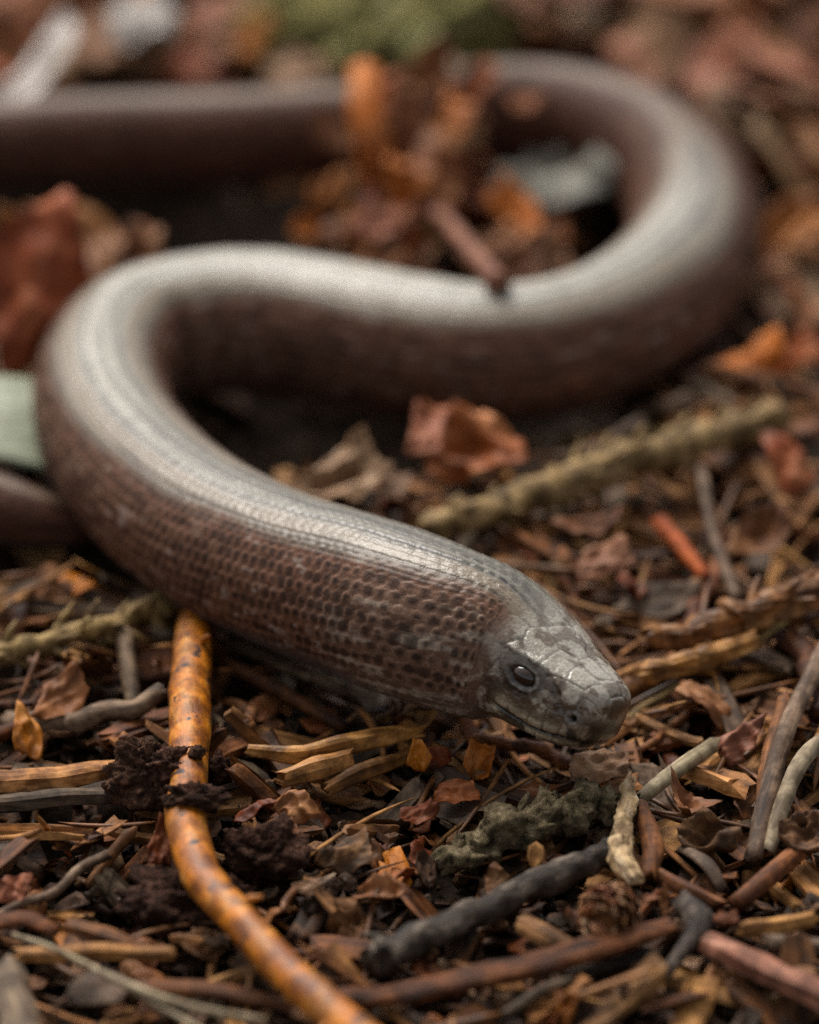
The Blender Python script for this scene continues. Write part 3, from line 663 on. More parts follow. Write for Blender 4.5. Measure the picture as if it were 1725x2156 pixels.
for (nm, lab, pts, mt, kw) in [
    ('wood_splinter', 'ochre wood splinter pointing at the orange twig, longest of three', [(530, 1585, .6, .06), (640, 1590, .62, .09), (760, 1560, .64, .1), (880, 1540, .6, .06)], 'ochre', dict(seed=31, grooves=3)),
    ('wood_splinter', 'short thick ochre splinter end with a pale top', [(605, 1640, .55, .08), (660, 1622, .58, .1), (730, 1600, .58, .09)], 'ochre', dict(seed=32, grooves=2)),
    ('wood_splinter', 'ochre splinter half under the longest ochre splinter', [(690, 1660, .45, .07), (770, 1618, .5, .09), (860, 1585, .5, .06)], 'ochre', dict(seed=33, grooves=3)),
    ('split_stem', 'split tan stem lying flat left of the large soil clump', [(-40, 1648, .5, .13), (100, 1640, .5, .13), (250, 1622, .48, .1)], 'tan', dict(seed=34, grooves=4, flat=.7)),
    ('split_stem', 'grey weathered stem below the split tan stem', [(-40, 1688, .42, .11), (100, 1685, .42, .11), (235, 1672, .42, .09)], 'grey', dict(seed=35, grooves=3, flat=.7)),
    ('thin_stick', 'thin tan stick leaning in the hollow under the soil clump', [(190, 1860, .25, .045), (235, 1800, .4, .05), (275, 1752, .55, .05)], 'tan', dict(seed=36)),
    ('split_stem', 'grooved tan stick lying across the lower litter by the grass stem', [(45, 2008, .45, .07), (180, 2002, .45, .09), (355, 2008, .42, .07)], 'tan', dict(seed=37, grooves=4, flat=.7)),
    ('bark_strip', 'dark red bark strip with a pale upturned edge', [(-40, 1950, .45, .1), (50, 1935, .48, .1), (112, 1960, .45, .07)], 'red', dict(seed=38, flat=.5)),
    ('split_stem', 'brown slab splinter above the grooved tan stick', [(145, 1955, .42, .09), (220, 1975, .45, .1), (300, 2005, .4, .08)], 'brown', dict(seed=39, grooves=3, flat=.6)),
    ('split_stem', 'upright weathered grey wood slat with long cracks', [(10, 2035, .5, .12), (30, 2100, .5, .15), (60, 2200, .55, .15)], 'grey', dict(seed=40, grooves=5, flat=.5)),
    ('bark_strip', 'long dull red strip beneath the pale grass stem', [(300, 2075, .35, .08), (450, 2085, .38, .1), (600, 2115, .38, .07)], 'red', dict(seed=41, flat=.5)),
    ('wood_splinter', 'pinkish brown strip with a red middle at the lower litter edge', [(1495, 1985, .5, .12), (1590, 2030, .52, .14), (1740, 2100, .55, .15)], 'pinkwood', dict(seed=42, grooves=3, flat=.7)),
    ('wood_splinter', 'straight pale tan stick end by the black knotted twig', [(1570, 1962, .5, .07), (1640, 1948, .52, .075), (1705, 1932, .52, .07)], 'tan', dict(seed=43, grooves=2)),
    ('thin_stick', 'grey rounded stick beside the straight pale tan stick', [(1625, 1985, .45, .07), (1690, 1992, .45, .075), (1770, 2000, .45, .075)], 'grey', dict(seed=44)),
    ('thin_stick', 'dark brown stick sloping away from the knotted twig', [(1555, 1900, .4, .08), (1620, 1845, .45, .085), (1720, 1760, .45, .08)], 'brown', dict(seed=45)),
    ('wood_splinter', 'tan splinter with a grooved face by the bud cone', [(1375, 1832, .42, .06), (1440, 1872, .45, .075), (1510, 1905, .42, .06)], 'brown', dict(seed=46, grooves=2)),
    ('wood_splinter', 'thin edged splinter leaning beside the moss flecked bark', [(1445, 1790, .45, .06), (1490, 1820, .5, .07), (1520, 1870, .4, .05)], 'grey', dict(seed=47, flat=.5)),
    ('wood_splinter', 'double ridged tan splinter in front of the dark grey twig', [(1100, 1945, .42, .1), (1150, 1970, .45, .12), (1210, 2000, .4, .09)], 'tan', dict(seed=48, grooves=2, flat=.6)),
    ('knotted_twig', 'black knotted twig with a forked tip by the bark strip', [(1390, 2060, .42, .05), (1440, 2000, .5, .07), (1470, 1945, .55, .11), (1440, 1900, .5, .08)], 'bark', dict(seed=49, rough=.4, knobs=4)),
    ('thin_stick', 'thin grey stick running below the curved bark strip', [(1070, 2130, .4, .035), (1140, 2085, .45, .04), (1210, 2062, .45, .035)], 'grey', dict(seed=50)),
    ('thin_stick', 'dark lichen flecked stick end under the curved bark strip', [(1195, 2050, .32, .05), (1290, 2030, .35, .06), (1380, 2010, .35, .05)], 'bark', dict(seed=51)),
    ('thin_stick', 'greenish tan stick sloping up beside the snout', [(1345, 1685, .5, .06), (1420, 1625, .55, .075), (1500, 1570, .55, .07)], 'straw', dict(seed=52)),
    ('long_twig', 'long grey brown twig rising on the slope of the right bank', [(1590, 1800, .4, .085), (1625, 1650, .6, .09), (1665, 1520, .8, .085), (1740, 1360, .95, .08)], 'grey', dict(seed=53, n=60, bend=.02)),
    ('long_twig', 'pale bowed twig crossing the long grey brown twig', [(1620, 1790, .42, .06), (1650, 1690, .6, .075), (1690, 1600, .75, .075), (1750, 1545, .8, .07)], 'straw', dict(seed=54, n=50)),
    ('long_twig', 'brown stick propped beside the long grey brown twig', [(1610, 1700, .5, .08), (1622, 1600, .6, .085), (1655, 1480, .7, .08)], 'brown', dict(seed=55)),
    ('spruce_twig', 'yellow green knobbly spruce twig lying between body and dark hollow', [(895, 1112, .7, .13), (1040, 1072, .75, .15), (1190, 1015, .8, .17), (1340, 962, .85, .17), (1480, 930, .85, .16), (1640, 875, .9, .15)], 'sprucetwig', dict(seed=56, n=120, knobs=4, rough=.2, bend=.04, sides=14, pegs=54)),
    ('thin_stick', 'thin straight stick hanging from the knobbly spruce twig', [(1478, 990, .8, .05), (1500, 1120, .65, .055), (1550, 1255, .5, .06)], 'grey', dict(seed=57)),
    ('spruce_twig', 'yellowish knobbly twig running in under the body from the left bank', [(-40, 1395, .55, .1), (90, 1355, .6, .105), (220, 1318, .65, .1), (380, 1262, .6, .1)], 'sprucetwig', dict(seed=58, n=80, knobs=3, rough=.2, bend=.04, sides=14, pegs=30)),
    ('thin_stick', 'short grey stick standing below the yellowish knobbly twig', [(262, 1330, .6, .08), (272, 1420, .45, .08), (285, 1510, .3, .06)], 'grey', dict(seed=59)),
    ('thin_stick', 'orange brown stick half in shade beneath the neck', [(480, 1400, .5, .06), (590, 1455, .5, .07), (720, 1530, .45, .06)], 'brown', dict(seed=60)),
    ('thin_stick', 'grey stick lying above the orange brown one beneath the neck', [(490, 1355, .5, .06), (600, 1400, .5, .065), (720, 1450, .45, .06)], 'grey', dict(seed=61)),
    ('spruce_twig', 'ochre two pronged twig pointing at the head from the right bank, upper prong', [(1360, 1350, .75, .10), (1480, 1325, .8, .15), (1620, 1275, .9, .17), (1760, 1225, .95, .17)], 'ochre', dict(seed=62, n=90, knobs=3, rough=.4, bend=.05, grooves=3, pegs=14)),
    ('spruce_twig', 'shorter ochre prong below the ochre two pronged twig', [(1350, 1425, .65, .09), (1450, 1395, .7, .12), (1580, 1350, .75, .1)], 'ochre', dict(seed=63, knobs=3, rough=.5, bend=.05, grooves=3)),
    ('thin_stick', 'bright red orange sliver near the thin hanging stick', [(1392, 1100, .6, .075), (1440, 1160, .6, .085), (1485, 1215, .55, .07)], 'leafred_w', dict(seed=64)),
]:
    if mt == 'leafred_w':
        if mt not in M: M[mt] = mat_fibre('red_orange_wood', (.11, .03, .012), (.30, .085, .035), (.46, .18, .09), lo=1, hi=1.05)
    stick(nm, lab, {'wood_splinter': 'splinter', 'split_stem': 'stem', 'bark_strip': 'bark strip', 'thin_stick': 'stick', 'long_twig': 'twig', 'spruce_twig': 'twig', 'knotted_twig': 'twig'}[nm], pts, mt, **kw)
# grass stem: two thin strands
stick('dry_grass', 'thin pale dry grass stem curving over the lower litter', 'grass stem', [(28, 1968, .62, .018), (120, 2000, .64, .024), (250, 2065, .66, .03), (400, 2120, .66, .035), (560, 2150, .6, .03)], 'straw', 8, 60, rough=.1, seed=70, ceil=False, ragged=.02)
stick('dry_grass', 'forked strand of dry grass dropping from the pale grass stem', 'grass stem', [(240, 2062, .63, .02), (330, 2115, .6, .024), (460, 2190, .6, .02)], 'straw', 8, 40, rough=.1, seed=71, ceil=False, ragged=.02)
# -- leaves and flat chips placed one by one
for (nm, lab, px, py, z, L, W, mt, yaw, pit, rol, kw) in [
    ('leaf_fragment', 'crumpled red brown leaf scrap under the throat', 905, 1600, .55, .5, .45, 'leafred', 20, 20, 25, dict(seed=101, curl=.6)),
    ('leaf_fragment', 'orange red leaf tip standing by the ochre splinters', 880, 1585, .65, .4, .3, 'leaforange', 80, 55, 10, dict(seed=102, curl=.6)),
    ('leaf_fragment', 'deep red leaf scrap below the crumpled red brown one', 960, 1670, .5, .6, .4, 'leafred', -15, 10, 30, dict(seed=103, curl=.5)),
    ('leaf_fragment', 'dull red leaf scrap above the mossy stick', 880, 1715, .45, .5, .35, 'leafred', 35, 15, 20, dict(seed=104, curl=.5)),
    ('leaf_fragment', 'flat tan leaf piece lying right beneath the chin', 1262, 1612, .55, .62, .45, 'leaftan', 8, 5, 15, dict(seed=105, curl=.15, ragged=.25)),
    ('wood_chip', 'upright tan wood chip between mossy stick and dark twig', 1128, 1805, .5, .3, .2, 'tan', 85, 55, 0, dict(seed=106, T=.05, curl=.05, crumple=.05, rings=3, k=8)),
    ('leaf_fragment', 'curled yellow brown leaf scrap above the dark grey twig', 1040, 1850, .5, .38, .3, 'leafbrown', 60, 45, 15, dict(seed=107, curl=.7)),
    ('leaf_fragment', 'large crumpled grey brown leaf mass beside the purplish clump', 735, 1790, .5, .8, .7, 'flake', 25, 20, 15, dict(seed=108, curl=.6)),
    ('leaf_fragment', 'pale torn leaf edge in front of the crumpled leaf mass', 650, 1865, .5, .38, .22, 'leaftan', 5, 10, 25, dict(seed=109, curl=.5)),
    ('leaf_fragment', 'brown leaf flap lying below the pale torn leaf edge', 800, 1880, .45, .6, .4, 'leafbrown', -30, 15, 20, dict(seed=110, curl=.5)),
    ('bark_chip', 'flat grey bark chip beneath the pale grass stem', 205, 2085, .42, .58, .42, 'grey', -10, 5, 25, dict(seed=111, T=.05, curl=.1, crumple=.05, ragged=.3, k=9)),
    ('leaf_fragment', 'purplish brown leaf piece standing by the dark red bark strip', 30, 1870, .5, .42, .42, 'leafpink', 75, 50, 10, dict(seed=112, curl=.4)),
    ('bud_scale', 'pointed brown bud scale standing beside the bud cone', 1400, 1895, .5, .3, .12, 'leafbrown', 88, 60, 0, dict(seed=113, curl=.3, ragged=.1, point=.6)),
    ('bark_chip', 'moss flecked crumbling bark piece on the right bank', 1490, 1765, .45, .85, .5, 'flake', -25, 10, 20, dict(seed=114, T=.08, crumple=.3)),
    ('bark_chip', 'rounded rusty brown bark lump at the foot of the long twigs', 1700, 1760, .55, .55, .5, 'flake', 20, 15, 30, dict(seed=115, T=.12, crumple=.3)),
    ('bark_chip', 'red brown scale of bark above the straight tan stick', 1530, 1935, .5, .32, .18, 'red', -10, 10, 10, dict(seed=116, T=.05)),
    ('seed_husk', 'small oval brown seed husk beside the pinkish strip', 1697, 2055, .5, .24, .14, 'leafbrown', -40, 20, 10, dict(seed=117, T=.07, ragged=.1, curl=.3)),
    ('leaf_fragment', 'bright orange brown leaf in front of the curved bark strip', 1195, 2115, .5, .42, .3, 'leaforange', 60, 35, 10, dict(seed=118, curl=.5)),
    ('leaf_fragment', 'curled red tan leaf on the bank behind the head', 1260, 1185, .75, .8, .55, 'leafpink', 15, 15, 30, dict(seed=119, curl=.7)),
    ('leaf_fragment', 'rusty leaf edge drooping behind the head', 1325, 1225, .7, .45, .5, 'leafred', 60, -25, 20, dict(seed=120, curl=.7)),
    ('bark_chip', 'broad dull grey brown bark plate right of the head', 1400, 1275, .5, 1.1, .6, 'grey', 25, 10, 15, dict(seed=121, T=.07, crumple=.1)),
    ('leaf_fragment', 'beige curled leaf scrap in the dark hollow behind the neck', 735, 1000, .8, 1.1, .9, 'leaftan', 10, 15, 35, dict(seed=122, curl=.7)),
    ('leaf_fragment', 'second beige leaf scrap leaning against the red leaf in the hollow', 835, 1025, .7, .6, .55, 'leaftan', 70, 35, 15, dict(seed=123, curl=.7)),
    ('leaf_fragment', 'rust red leaf lying in the dark hollow behind the neck', 985, 945, .9, 1.6, 1.1, 'leafred', -20, 5, 40, dict(seed=151, curl=.25, crumple=.2, ragged=.7)),
    ('leaf_fragment', 'small pinkish leaf tip above the rust red leaf', 895, 905, 1.1, .8, .6, 'leafpink', 60, 20, 30, dict(seed=153, curl=.3, ragged=.7)),
    ('dry_leaf', 'large red brown leaf standing curled beside the left bend', 70, 600, 1.4, 2.3, 1.7, 'leafred', 78, 62, 15, dict(seed=126, crumple=.14, curl=.35, ragged=.45, ceil=False)),
    ('dry_leaf', 'dull brown leaf behind the large red brown leaf', 285, 545, 1.0, 1.0, .8, 'leafbrown', 30, 25, 20, dict(seed=127, curl=.5)),
    ('dry_leaf', 'pinkish crumpled leaf in the pile inside the loop', 865, 420, 1.1, 1.1, .9, 'leafpink', 50, 35, 20, dict(seed=128, curl=.8)),
    ('dry_leaf', 'long orange leaf leaning inside the loop', 1095, 445, 1.1, 1.3, .55, 'leaforange', -48, -25, 20, dict(seed=129, curl=.4)),
    ('dry_leaf', 'amber leaf scrap at the near edge of the pile inside the loop', 760, 490, .95, .8, .6, 'leaforange', 60, 30, 20, dict(seed=130, curl=.6)),
    ('dry_leaf', 'balled beige leaf at the back of the pile inside the loop', 985, 275, 1.4, .7, .65, 'leaftan', 20, 25, 30, dict(seed=131, curl=1.1)),
    ('dry_leaf', 'small red leaf resting on the far stretch of the body', 1105, 215, 1.62, .6, .4, 'leafred', -25, 10, 20, dict(seed=132, curl=.5, ceil=False)),
    ('dry_leaf', 'broad grey green leaf lying inside the loop', 1195, 360, .9, 2.5, 2.0, 'leafgrey', 10, 8, 5, dict(seed=133, curl=.25, crumple=.22, ragged=.7)),
    ('dry_leaf', 'brown leaf scrap below the upright orange stalk', 800, 560, .9, .8, .6, 'leafbrown', -20, 20, 20, dict(seed=134, curl=.6)),
    ('dry_leaf', 'brown leaf crossing in front of the far body stretch', 640, 365, .7, 1.6, .6, 'leafbrown', 32, 15, 10, dict(seed=135, curl=.4)),
    ('dry_leaf', 'glowing orange leaf on the bank beyond the loop', 1700, 465, .8, 1.6, .8, 'leaforange', 30, 20, 20, dict(seed=136, curl=.5)),
    ('dry_leaf', 'bleached white leaf far behind the body', 310, 35, 1.2, 1.3, 1.2, 'leafpale', 60, 8, 5, dict(seed=137, curl=.4)),
    ('dry_leaf', 'long bleached leaf leaning near the tail', 80, 140, 1.4, 2.4, .7, 'leafpale', 62, 18, 5, dict(seed=138, curl=.4)),
    ('dry_leaf', 'orange tinted leaf behind the green moss', 560, 50, 1.0, 1.4, 1.0, 'leaforange', 10, 20, 20, dict(seed=139, curl=.5)),
    ('dry_leaf', 'tan leaf lying across the green moss', 640, 150, 1.2, 1.4, .9, 'leaftan', -30, 15, 20, dict(seed=140, curl=.5)),
    ('dry_leaf', 'pale tan leaf beside the upright orange stalk', 870, 165, 1.5, 1.5, .8, 'leaftan', 10, 20, 20, dict(seed=141, curl=.5)),
    ('dry_leaf', 'pale pinkish leaf beyond the far bend', 1330, 140, .9, 1.5, 1.1, 'leafpink', 110, 25, 10, dict(seed=142, curl=.5)),
    ('dry_leaf', 'ochre leaf scrap on the bank right of the body', 1590, 760, .7, 1.0, .7, 'leaforange', 20, 20, 25, dict(seed=143, curl=.6)),
    ('dry_leaf', 'rusty leaf scrap beside the ochre one on the bank', 1690, 745, .7, .8, .7, 'leafred', -30, 25, 25, dict(seed=144, curl=.6)),
    ('dry_leaf', 'tan pebble like curled leaf beside the body on the bank', 1205, 800, .9, .3, .25, 'leafpink', 0, 20, 20, dict(seed=145, curl=.8)),
]:
    sheet(nm, lab, {'wood_chip': 'wood chip', 'bark_chip': 'bark chip', 'bud_scale': 'bud scale', 'seed_husk': 'seed husk', 'dry_leaf': 'leaf'}.get(nm, 'leaf scrap'), px, py, z, L, W, mt, yaw, pit, rol, **kw)
stick('leaf_stalk', 'orange stalk standing up in the pile inside the loop', 'stalk', [(800, 390, .9, .15), (785, 300, 1.4, .19), (770, 220, 1.75, .19), (768, 150, 2.0, .15)], 'stalk', 12, 30, seed=150)
stick('thin_stick', 'brown stick with a rounded pink end poking over the body', 'stick', [(900, 420, .9, .09), (960, 490, 1.25, .10), (1020, 560, 1.6, .10), (1050, 598, 1.75, .13)], 'pinkwood', 12, 30, seed=151, ceil=False)
lump('moss_cushion', 'soft green moss cushion behind the upright orange stalk', 'moss', 800, 75, .7, (3.0, 1.8, 1.5), 'greenmoss', 61, .45, 3.0, 60)
for q, (px, py) in enumerate([(700, 120), (880, 90), (820, 40), (760, 150)]):
    sheet('moss_shoot', ['yellow green shoot at the front of the moss cushion', 'bright green shoot beside the moss cushion', 'dark green shoot behind the moss cushion', 'pale green shoot by the orange stalk'][q], 'moss', px, py, 1.2, .9, .5, 'leafgreen', 40 * q, 40, 10, seed=160 + q, curl=.5)
PILE = [(785, 270, 'the orange stalk'), (980, 500, 'the pink ended stick'), (1095, 445, 'the long orange leaf'), (985, 275, 'the balled beige leaf'), (760, 490, 'the amber scrap'), (870, 165, 'the pale tan leaf'), (865, 420, 'the pinkish crumpled leaf'), (1105, 215, 'the small red leaf'), (820, 560, 'the nearer body stretch')]
for q, (px, py, z, L, W, mt) in enumerate([(720, 470, 1.0, 1.0, .7, 'leafbrown'), (830, 330, 1.3, 1.2, .8, 'leafred'), (800, 460, 1.2, .9, .8, 'leafpink'), (900, 500, 1.1, .9, .6, 'leafbrown'), (930, 350, 1.4, 1.1, .7, 'leafbrown'),
        (1000, 400, 1.1, 1.0, .6, 'leafred'), (1060, 520, .9, .9, .5, 'leafbrown'), (870, 260, 1.6, 1.2, .7, 'leafbrown'), (960, 210, 1.7, 1.0, .6, 'leafred'), (700, 400, 1.0, .9, .6, 'leaforange'), (820, 200, 1.75, 1.1, .7, 'leafred'), (905, 165, 1.8, 1.1, .7, 'leafbrown'), (955, 260, 1.7, .9, .6, 'leaforange'), (700, 270, 1.7, 1.0, .5, 'leafbrown'), (1010, 170, 1.8, .9, .6, 'leafred'), (850, 380, 1.5, .9, .6, 'leaforange'), (1010, 330, 1.3, .8, .6, 'leafbrown'), (860, 540, 1.0, .8, .5, 'leafred'), (1150, 520, .8, .9, .6, 'leafbrown')]):
    nm_ = {'leafbrown': 'brown', 'leafred': 'red brown', 'leafpink': 'pinkish', 'leaforange': 'amber'}[mt]
    sheet('dry_leaf', '%s torn %s leaf heaped inside the loop beside %s' % ('broad' if W / L > .68 else 'narrow', nm_, min(PILE, key=lambda t: (t[0] - px) ** 2 + (t[1] - py) ** 2)[2]), 'leaf', px, py, z, L, W, mt, (q * 67) % 180, 25 + (q * 23) % 45, (q * 31) % 50 - 10, seed=300 + q, curl=.8, group='torn %s leaves heaped inside the loop' % nm_)
for q, (px, py, z, L, W, mt, lb) in enumerate([(1260, 1100, .8, .9, .5, 'leafbrown', 'brown leaf lying against the near side of the spruce twig'), (1600, 1120, .8, 1.1, .7, 'leafbrown', 'large brown leaf on the bank above the ochre prongs'), (1660, 980, .8, 1.0, .7, 'leafred', 'rusty leaf beyond the end of the spruce twig'),
        (1480, 1470, .6, .8, .5, 'leafbrown', 'brown leaf under the shorter ochre prong'), (1560, 1560, .6, .7, .5, 'leafpink', 'pinkish leaf between snout and long twigs'), (130, 1470, .6, .9, .5, 'leafbrown', 'brown leaf under the yellowish knobbly twig'), (60, 1540, .55, .7, .4, 'leaforange', 'amber leaf above the split tan stem'), (1450, 1690, .55, .6, .4, 'leafbrown', 'brown leaf beside the greenish tan stick'), (620, 1700, .55, .6, .45, 'leafbrown', 'brown leaf below the ochre splinters'), (1010, 1600, .6, .5, .4, 'leaforange', 'amber leaf scrap under the throat')]):
    sheet('dry_leaf', lb, 'leaf', px, py, z, L, W, mt, (q * 47) % 180, 15 + (q * 13) % 30, (q * 29) % 40, seed=330 + q, curl=.7)
# pale green blade behind the left bend
c0, c1 = G(-160, 885, .8), G(260, 905, .8)
bl = np.linspace(0, 1, 24)[:, None]; cl = c0 * (1 - bl) + c1 * bl + np.array([0, 0, .08]) * np.sin(bl * 5)
v_, f_ = tube_geo(cl, .62, 12, .05, up=(0, -.25, .97))
from_world('wild_grass', v_, f_, M['grass'], frame_of(cl), cl[12], True, 'broad pale green blade behind the left bend of the body', 'grass blade')
for q in cl: blob_ceil(q, .3)

# ------------------------------------------------------------------ the litter that covers the ground
def tris(f):
    return np.array([(q[0], q[k], q[k + 1]) for q in f for k in range(1, len(q) - 1)], np.int64)
class Heap:
    """pieces nobody could count, joined into one mesh"""
    def __init__(s): s.v, s.f, s.n = [], [], 0
    def add(s, geo, mt):
        v, f = geo; m_ = np.array(mt); m_[:3, 3] /= CM
        s.v.append(v @ m_[:3, :3].T + m_[:3, 3]); s.f.append(f + s.n); s.n += len(v)
    def build(s, name, mat, label, cat):
        o = link(name, make_mesh(name, np.vstack(s.v), np.vstack(s.f), mat, False), label=label, cat=cat, kind='stuff')
        return o
wpx = P(WP[::4, :3]); wdep = (WP[::4, :3] - CAMP) @ VIEW; wrp = WP[::4, 3] / wdep * FD * PXCM
def in_view(c, m=20):
    p = P(c)[0]
    if not (-m < p[0] < 1725 + m and -m < p[1] < 2156 + m): return False
    d = (np.asarray(c) - CAMP) @ VIEW
    return not ((np.hypot(wpx[:, 0] - p[0], wpx[:, 1] - p[1]) < wrp * .85) & (wdep < d)).any()
def rnd_xy(near=False):
    while True:
        x, y = random.uniform(-11, 11), random.uniform(-6, 33)
        if not near or abs(x) < 4.2 + .12 * (y + 4): return x, y
G_crumb = [(lambda g: (g[0], tris(g[1])))(crumb_geo(random.uniform(.05, .16), q)) for q in range(16)]
G_need = [(lambda g: (g[0], tris(g[1])))(needle_geo(random.uniform(.6, 1.4), random.uniform(.05, .085), q)) for q in range(20)]
SPL = [(random.uniform(.35, 1.0), random.uniform(.10, .24) if q % 2 else random.uniform(.2, .36), random.uniform(.05, .11)) for q in range(26)]
G_spl = [(lambda g: (g[0], tris(g[1])))(splinter_geo(*SPL[q], q)) for q in range(26)]
FLK = [(random.uniform(.22, .6), random.uniform(.18, .45), random.uniform(.02, .06)) for q in range(24)]
G_flk = [(lambda g: (g[0], tris(g[1])))(sheet_geo(*FLK[q], q, 2, 9, .3, .25, .45)) for q in range(24)]
heaps = {k: Heap() for k in ('crumb', 'needle', 'splinter', 'flake', 'far')}
def drop(hp_, geo, L, W, T, near=False, roll=.5, y0=None):
    for _ in range(4):
        x, y = rnd_xy(near); yaw = random.uniform(0, 2 * math.pi); s = random.uniform(.7, 1.2)
        if L > .2 and dip(x, y) < -.2 and random.random() < .93: continue
        r = settle(x, y, yaw, L * s, W * s, T * s)
        if r: hp_.add(geo, pose(x, y, r[0], yaw, r[1], random.uniform(-roll, roll), s)); return
for k in range(9000):
    g = G_crumb[k % 16]; drop(heaps['crumb'], g, .1, .1, .05, k % 3 > 0, 3)
for k in range(2600):
    q = k % 24; drop(heaps['flake'], G_flk[q], FLK[q][0], FLK[q][1], FLK[q][2] + .03, k % 3 > 0)
for k in range(1500):
    q = k % 26; drop(heaps['splinter'], G_spl[q], *SPL[q], k % 3 > 0)
for k in range(1500):
    drop(heaps['needle'], G_need[k % 20], .9, .07, .05, k % 3 > 0)
for k in range(5000):
    g = G_crumb[k % 16]; drop(heaps['crumb'], g, .1, .1, .05, True, 3)
heaps['crumb'].build('crumbled_bark', M['crumbs'], 'fine dark crumbs of bark and soil covering the ground', 'bark crumbs')
heaps['flake'].build('bark_litter', M['shadelitter'], 'small dark flakes of bark matted together under the larger litter', 'bark litter')
heaps['splinter'].build('wood_litter', M['shadelitter'], 'wood fibres with shade put into their dark brown colour, matted together under the larger litter', 'wood litter')
G_ls = [(lambda g: (g[0], tris(g[1])))(sheet_geo(random.uniform(.3, .7), random.uniform(.2, .5), .015, q + 200, 3, 12, .5, .35, .6)) for q in range(20)]
heaps['leaf'] = Heap()
for k in range(1700): drop(heaps['leaf'], G_ls[k % 20], .5, .35, .08, k % 3 > 0, .8)
heaps['leaf'].build('leaf_litter', M['shadelitter'], 'leaf bits with shade put into their dark colour, matted together under the larger litter', 'leaf litter')
heaps['needle'].build('needle_litter', M['needle'], 'thin brown fallen needles matted over the ground', 'needle litter')

# landmarks that the small pieces are told apart by
LM = [(402, 1500, 'the upper orange twig'), (430, 1835, 'the orange twig bend'), (640, 2080, 'the lower end of the orange twig'), (1288, 1925, 'the bud cone'), (980, 1935, 'the dark grey twig'), (1000, 2060, 'the curved bark strip'),
      (1150, 1725, 'the mossy stick'), (1260, 1610, 'the chin'), (312, 1640, 'the large soil clump'), (560, 1795, 'the purplish soil clump'), (760, 1570, 'the ochre splinters'), (250, 2065, 'the pale grass stem'),
      (1470, 1945, 'the knotted twig'), (1620, 2040, 'the pinkish strip'), (1640, 1620, 'the long grey brown twig'), (1560, 1300, 'the ochre two pronged twig'), (1250, 990, 'the knobbly spruce twig'),
      (985, 960, 'the rust red leaf'), (100, 1650, 'the split tan stem'), (140, 1340, 'the yellowish knobbly twig'), (70, 610, 'the large red brown leaf'), (785, 270, 'the upright orange stalk'), (1700, 465, 'the glowing orange leaf'),
      (310, 35, 'the bleached white leaf'), (800, 75, 'the moss cushion'), (1590, 760, 'the ochre leaf scrap'), (1095, 445, 'the long orange leaf'), (1195, 360, 'the grey green leaf'), (735, 1015, 'the beige leaf scraps'),
      (1330, 140, 'the pale pinkish leaf'), (735, 1790, 'the crumpled leaf mass'), (1440, 1160, 'the red orange sliver'), (1490, 1765, 'the moss flecked bark'), (1310, 1740, 'the pale broken twig'), (600, 1440, 'the shaded stick beneath the neck'),
      (30, 1890, 'the purplish leaf piece'), (1260, 1185, 'the curled red tan leaf'), (1700, 1760, 'the rusty bark lump'), (1550, 600, 'the outside of the far bend'), (205, 2085, 'the flat grey chip'), (1200, 2115, 'the bright orange brown leaf'),
      (30, 1060, 'the tail'), (1420, 1625, 'the greenish tan stick'), (200, 1250, 'the shaded hollow under the bend'), (640, 365, 'the leaf before the far body'), (80, 140, 'the long bleached leaf'), (1400, 1420, 'the snout'), (1640, 250, 'the bank past the far bend'), (1500, 60, 'the farthest leaves')]
LMW = np.array([G(a, b_, .4)[:2] for a, b_, c in LM])
def which(x, y): return LM[int(((LMW - [x, y]) ** 2).sum(1).argmin())][2]
# single pieces that can be picked out, each its own object
def scatter(name, cat, n, kinds, dims, ylo, yhi, roll=.4, xspread=1.0, maxtilt=R(38), smax=1.25, smin=.75):
    """kinds: (meshes, weight, label, group); dims per mesh variant"""
    made = 0; tries = 0; tot = sum(k[1] for k in kinds)
    while made < n and tries < n * 12:
        tries += 1
        y = random.uniform(ylo, yhi); x = random.uniform(-1, 1) * (3.7 + .115 * (y + 3)) * xspread
        r_ = random.random() * tot
        for meshes, wgt, lab, grp in kinds:
            r_ -= wgt
            if r_ <= 0: break
        q = random.randrange(len(meshes)); s = random.uniform(smin, smax); yaw = random.uniform(0, 2 * math.pi)
        L, W, T = dims[q]
        if not in_view((x, y, .4)) or (dip(x, y) < -.2 and random.random() < .95): continue
        r = settle(x, y, yaw, L * s, W * s, T * s, maxtilt)
        if r is None: continue
        sz = L * s / (sum(d_[0] for d_ in dims) / len(dims)); ar = W / L
        am = sorted(d_[1] / d_[0] for d_ in dims)[len(dims) // 2]
        lb = ('short ' if sz < .75 else 'long ' if sz > 1.25 else '') + ('narrow ' if ar < am * .85 else 'broad ' if ar > am * 1.15 else '') + lab + ' near ' + which(x, y)
        link(name, meshes[q], label=lb, cat=cat, group=grp, mtx=pose(x, y, r[0], yaw, r[1] + random.uniform(-.25, .25), random.uniform(-roll, roll), s)); made += 1
    return made
def meshset(name, geos, mat, smooth=False): return [make_mesh(name, g[0], g[1], mat, smooth) for g in geos]
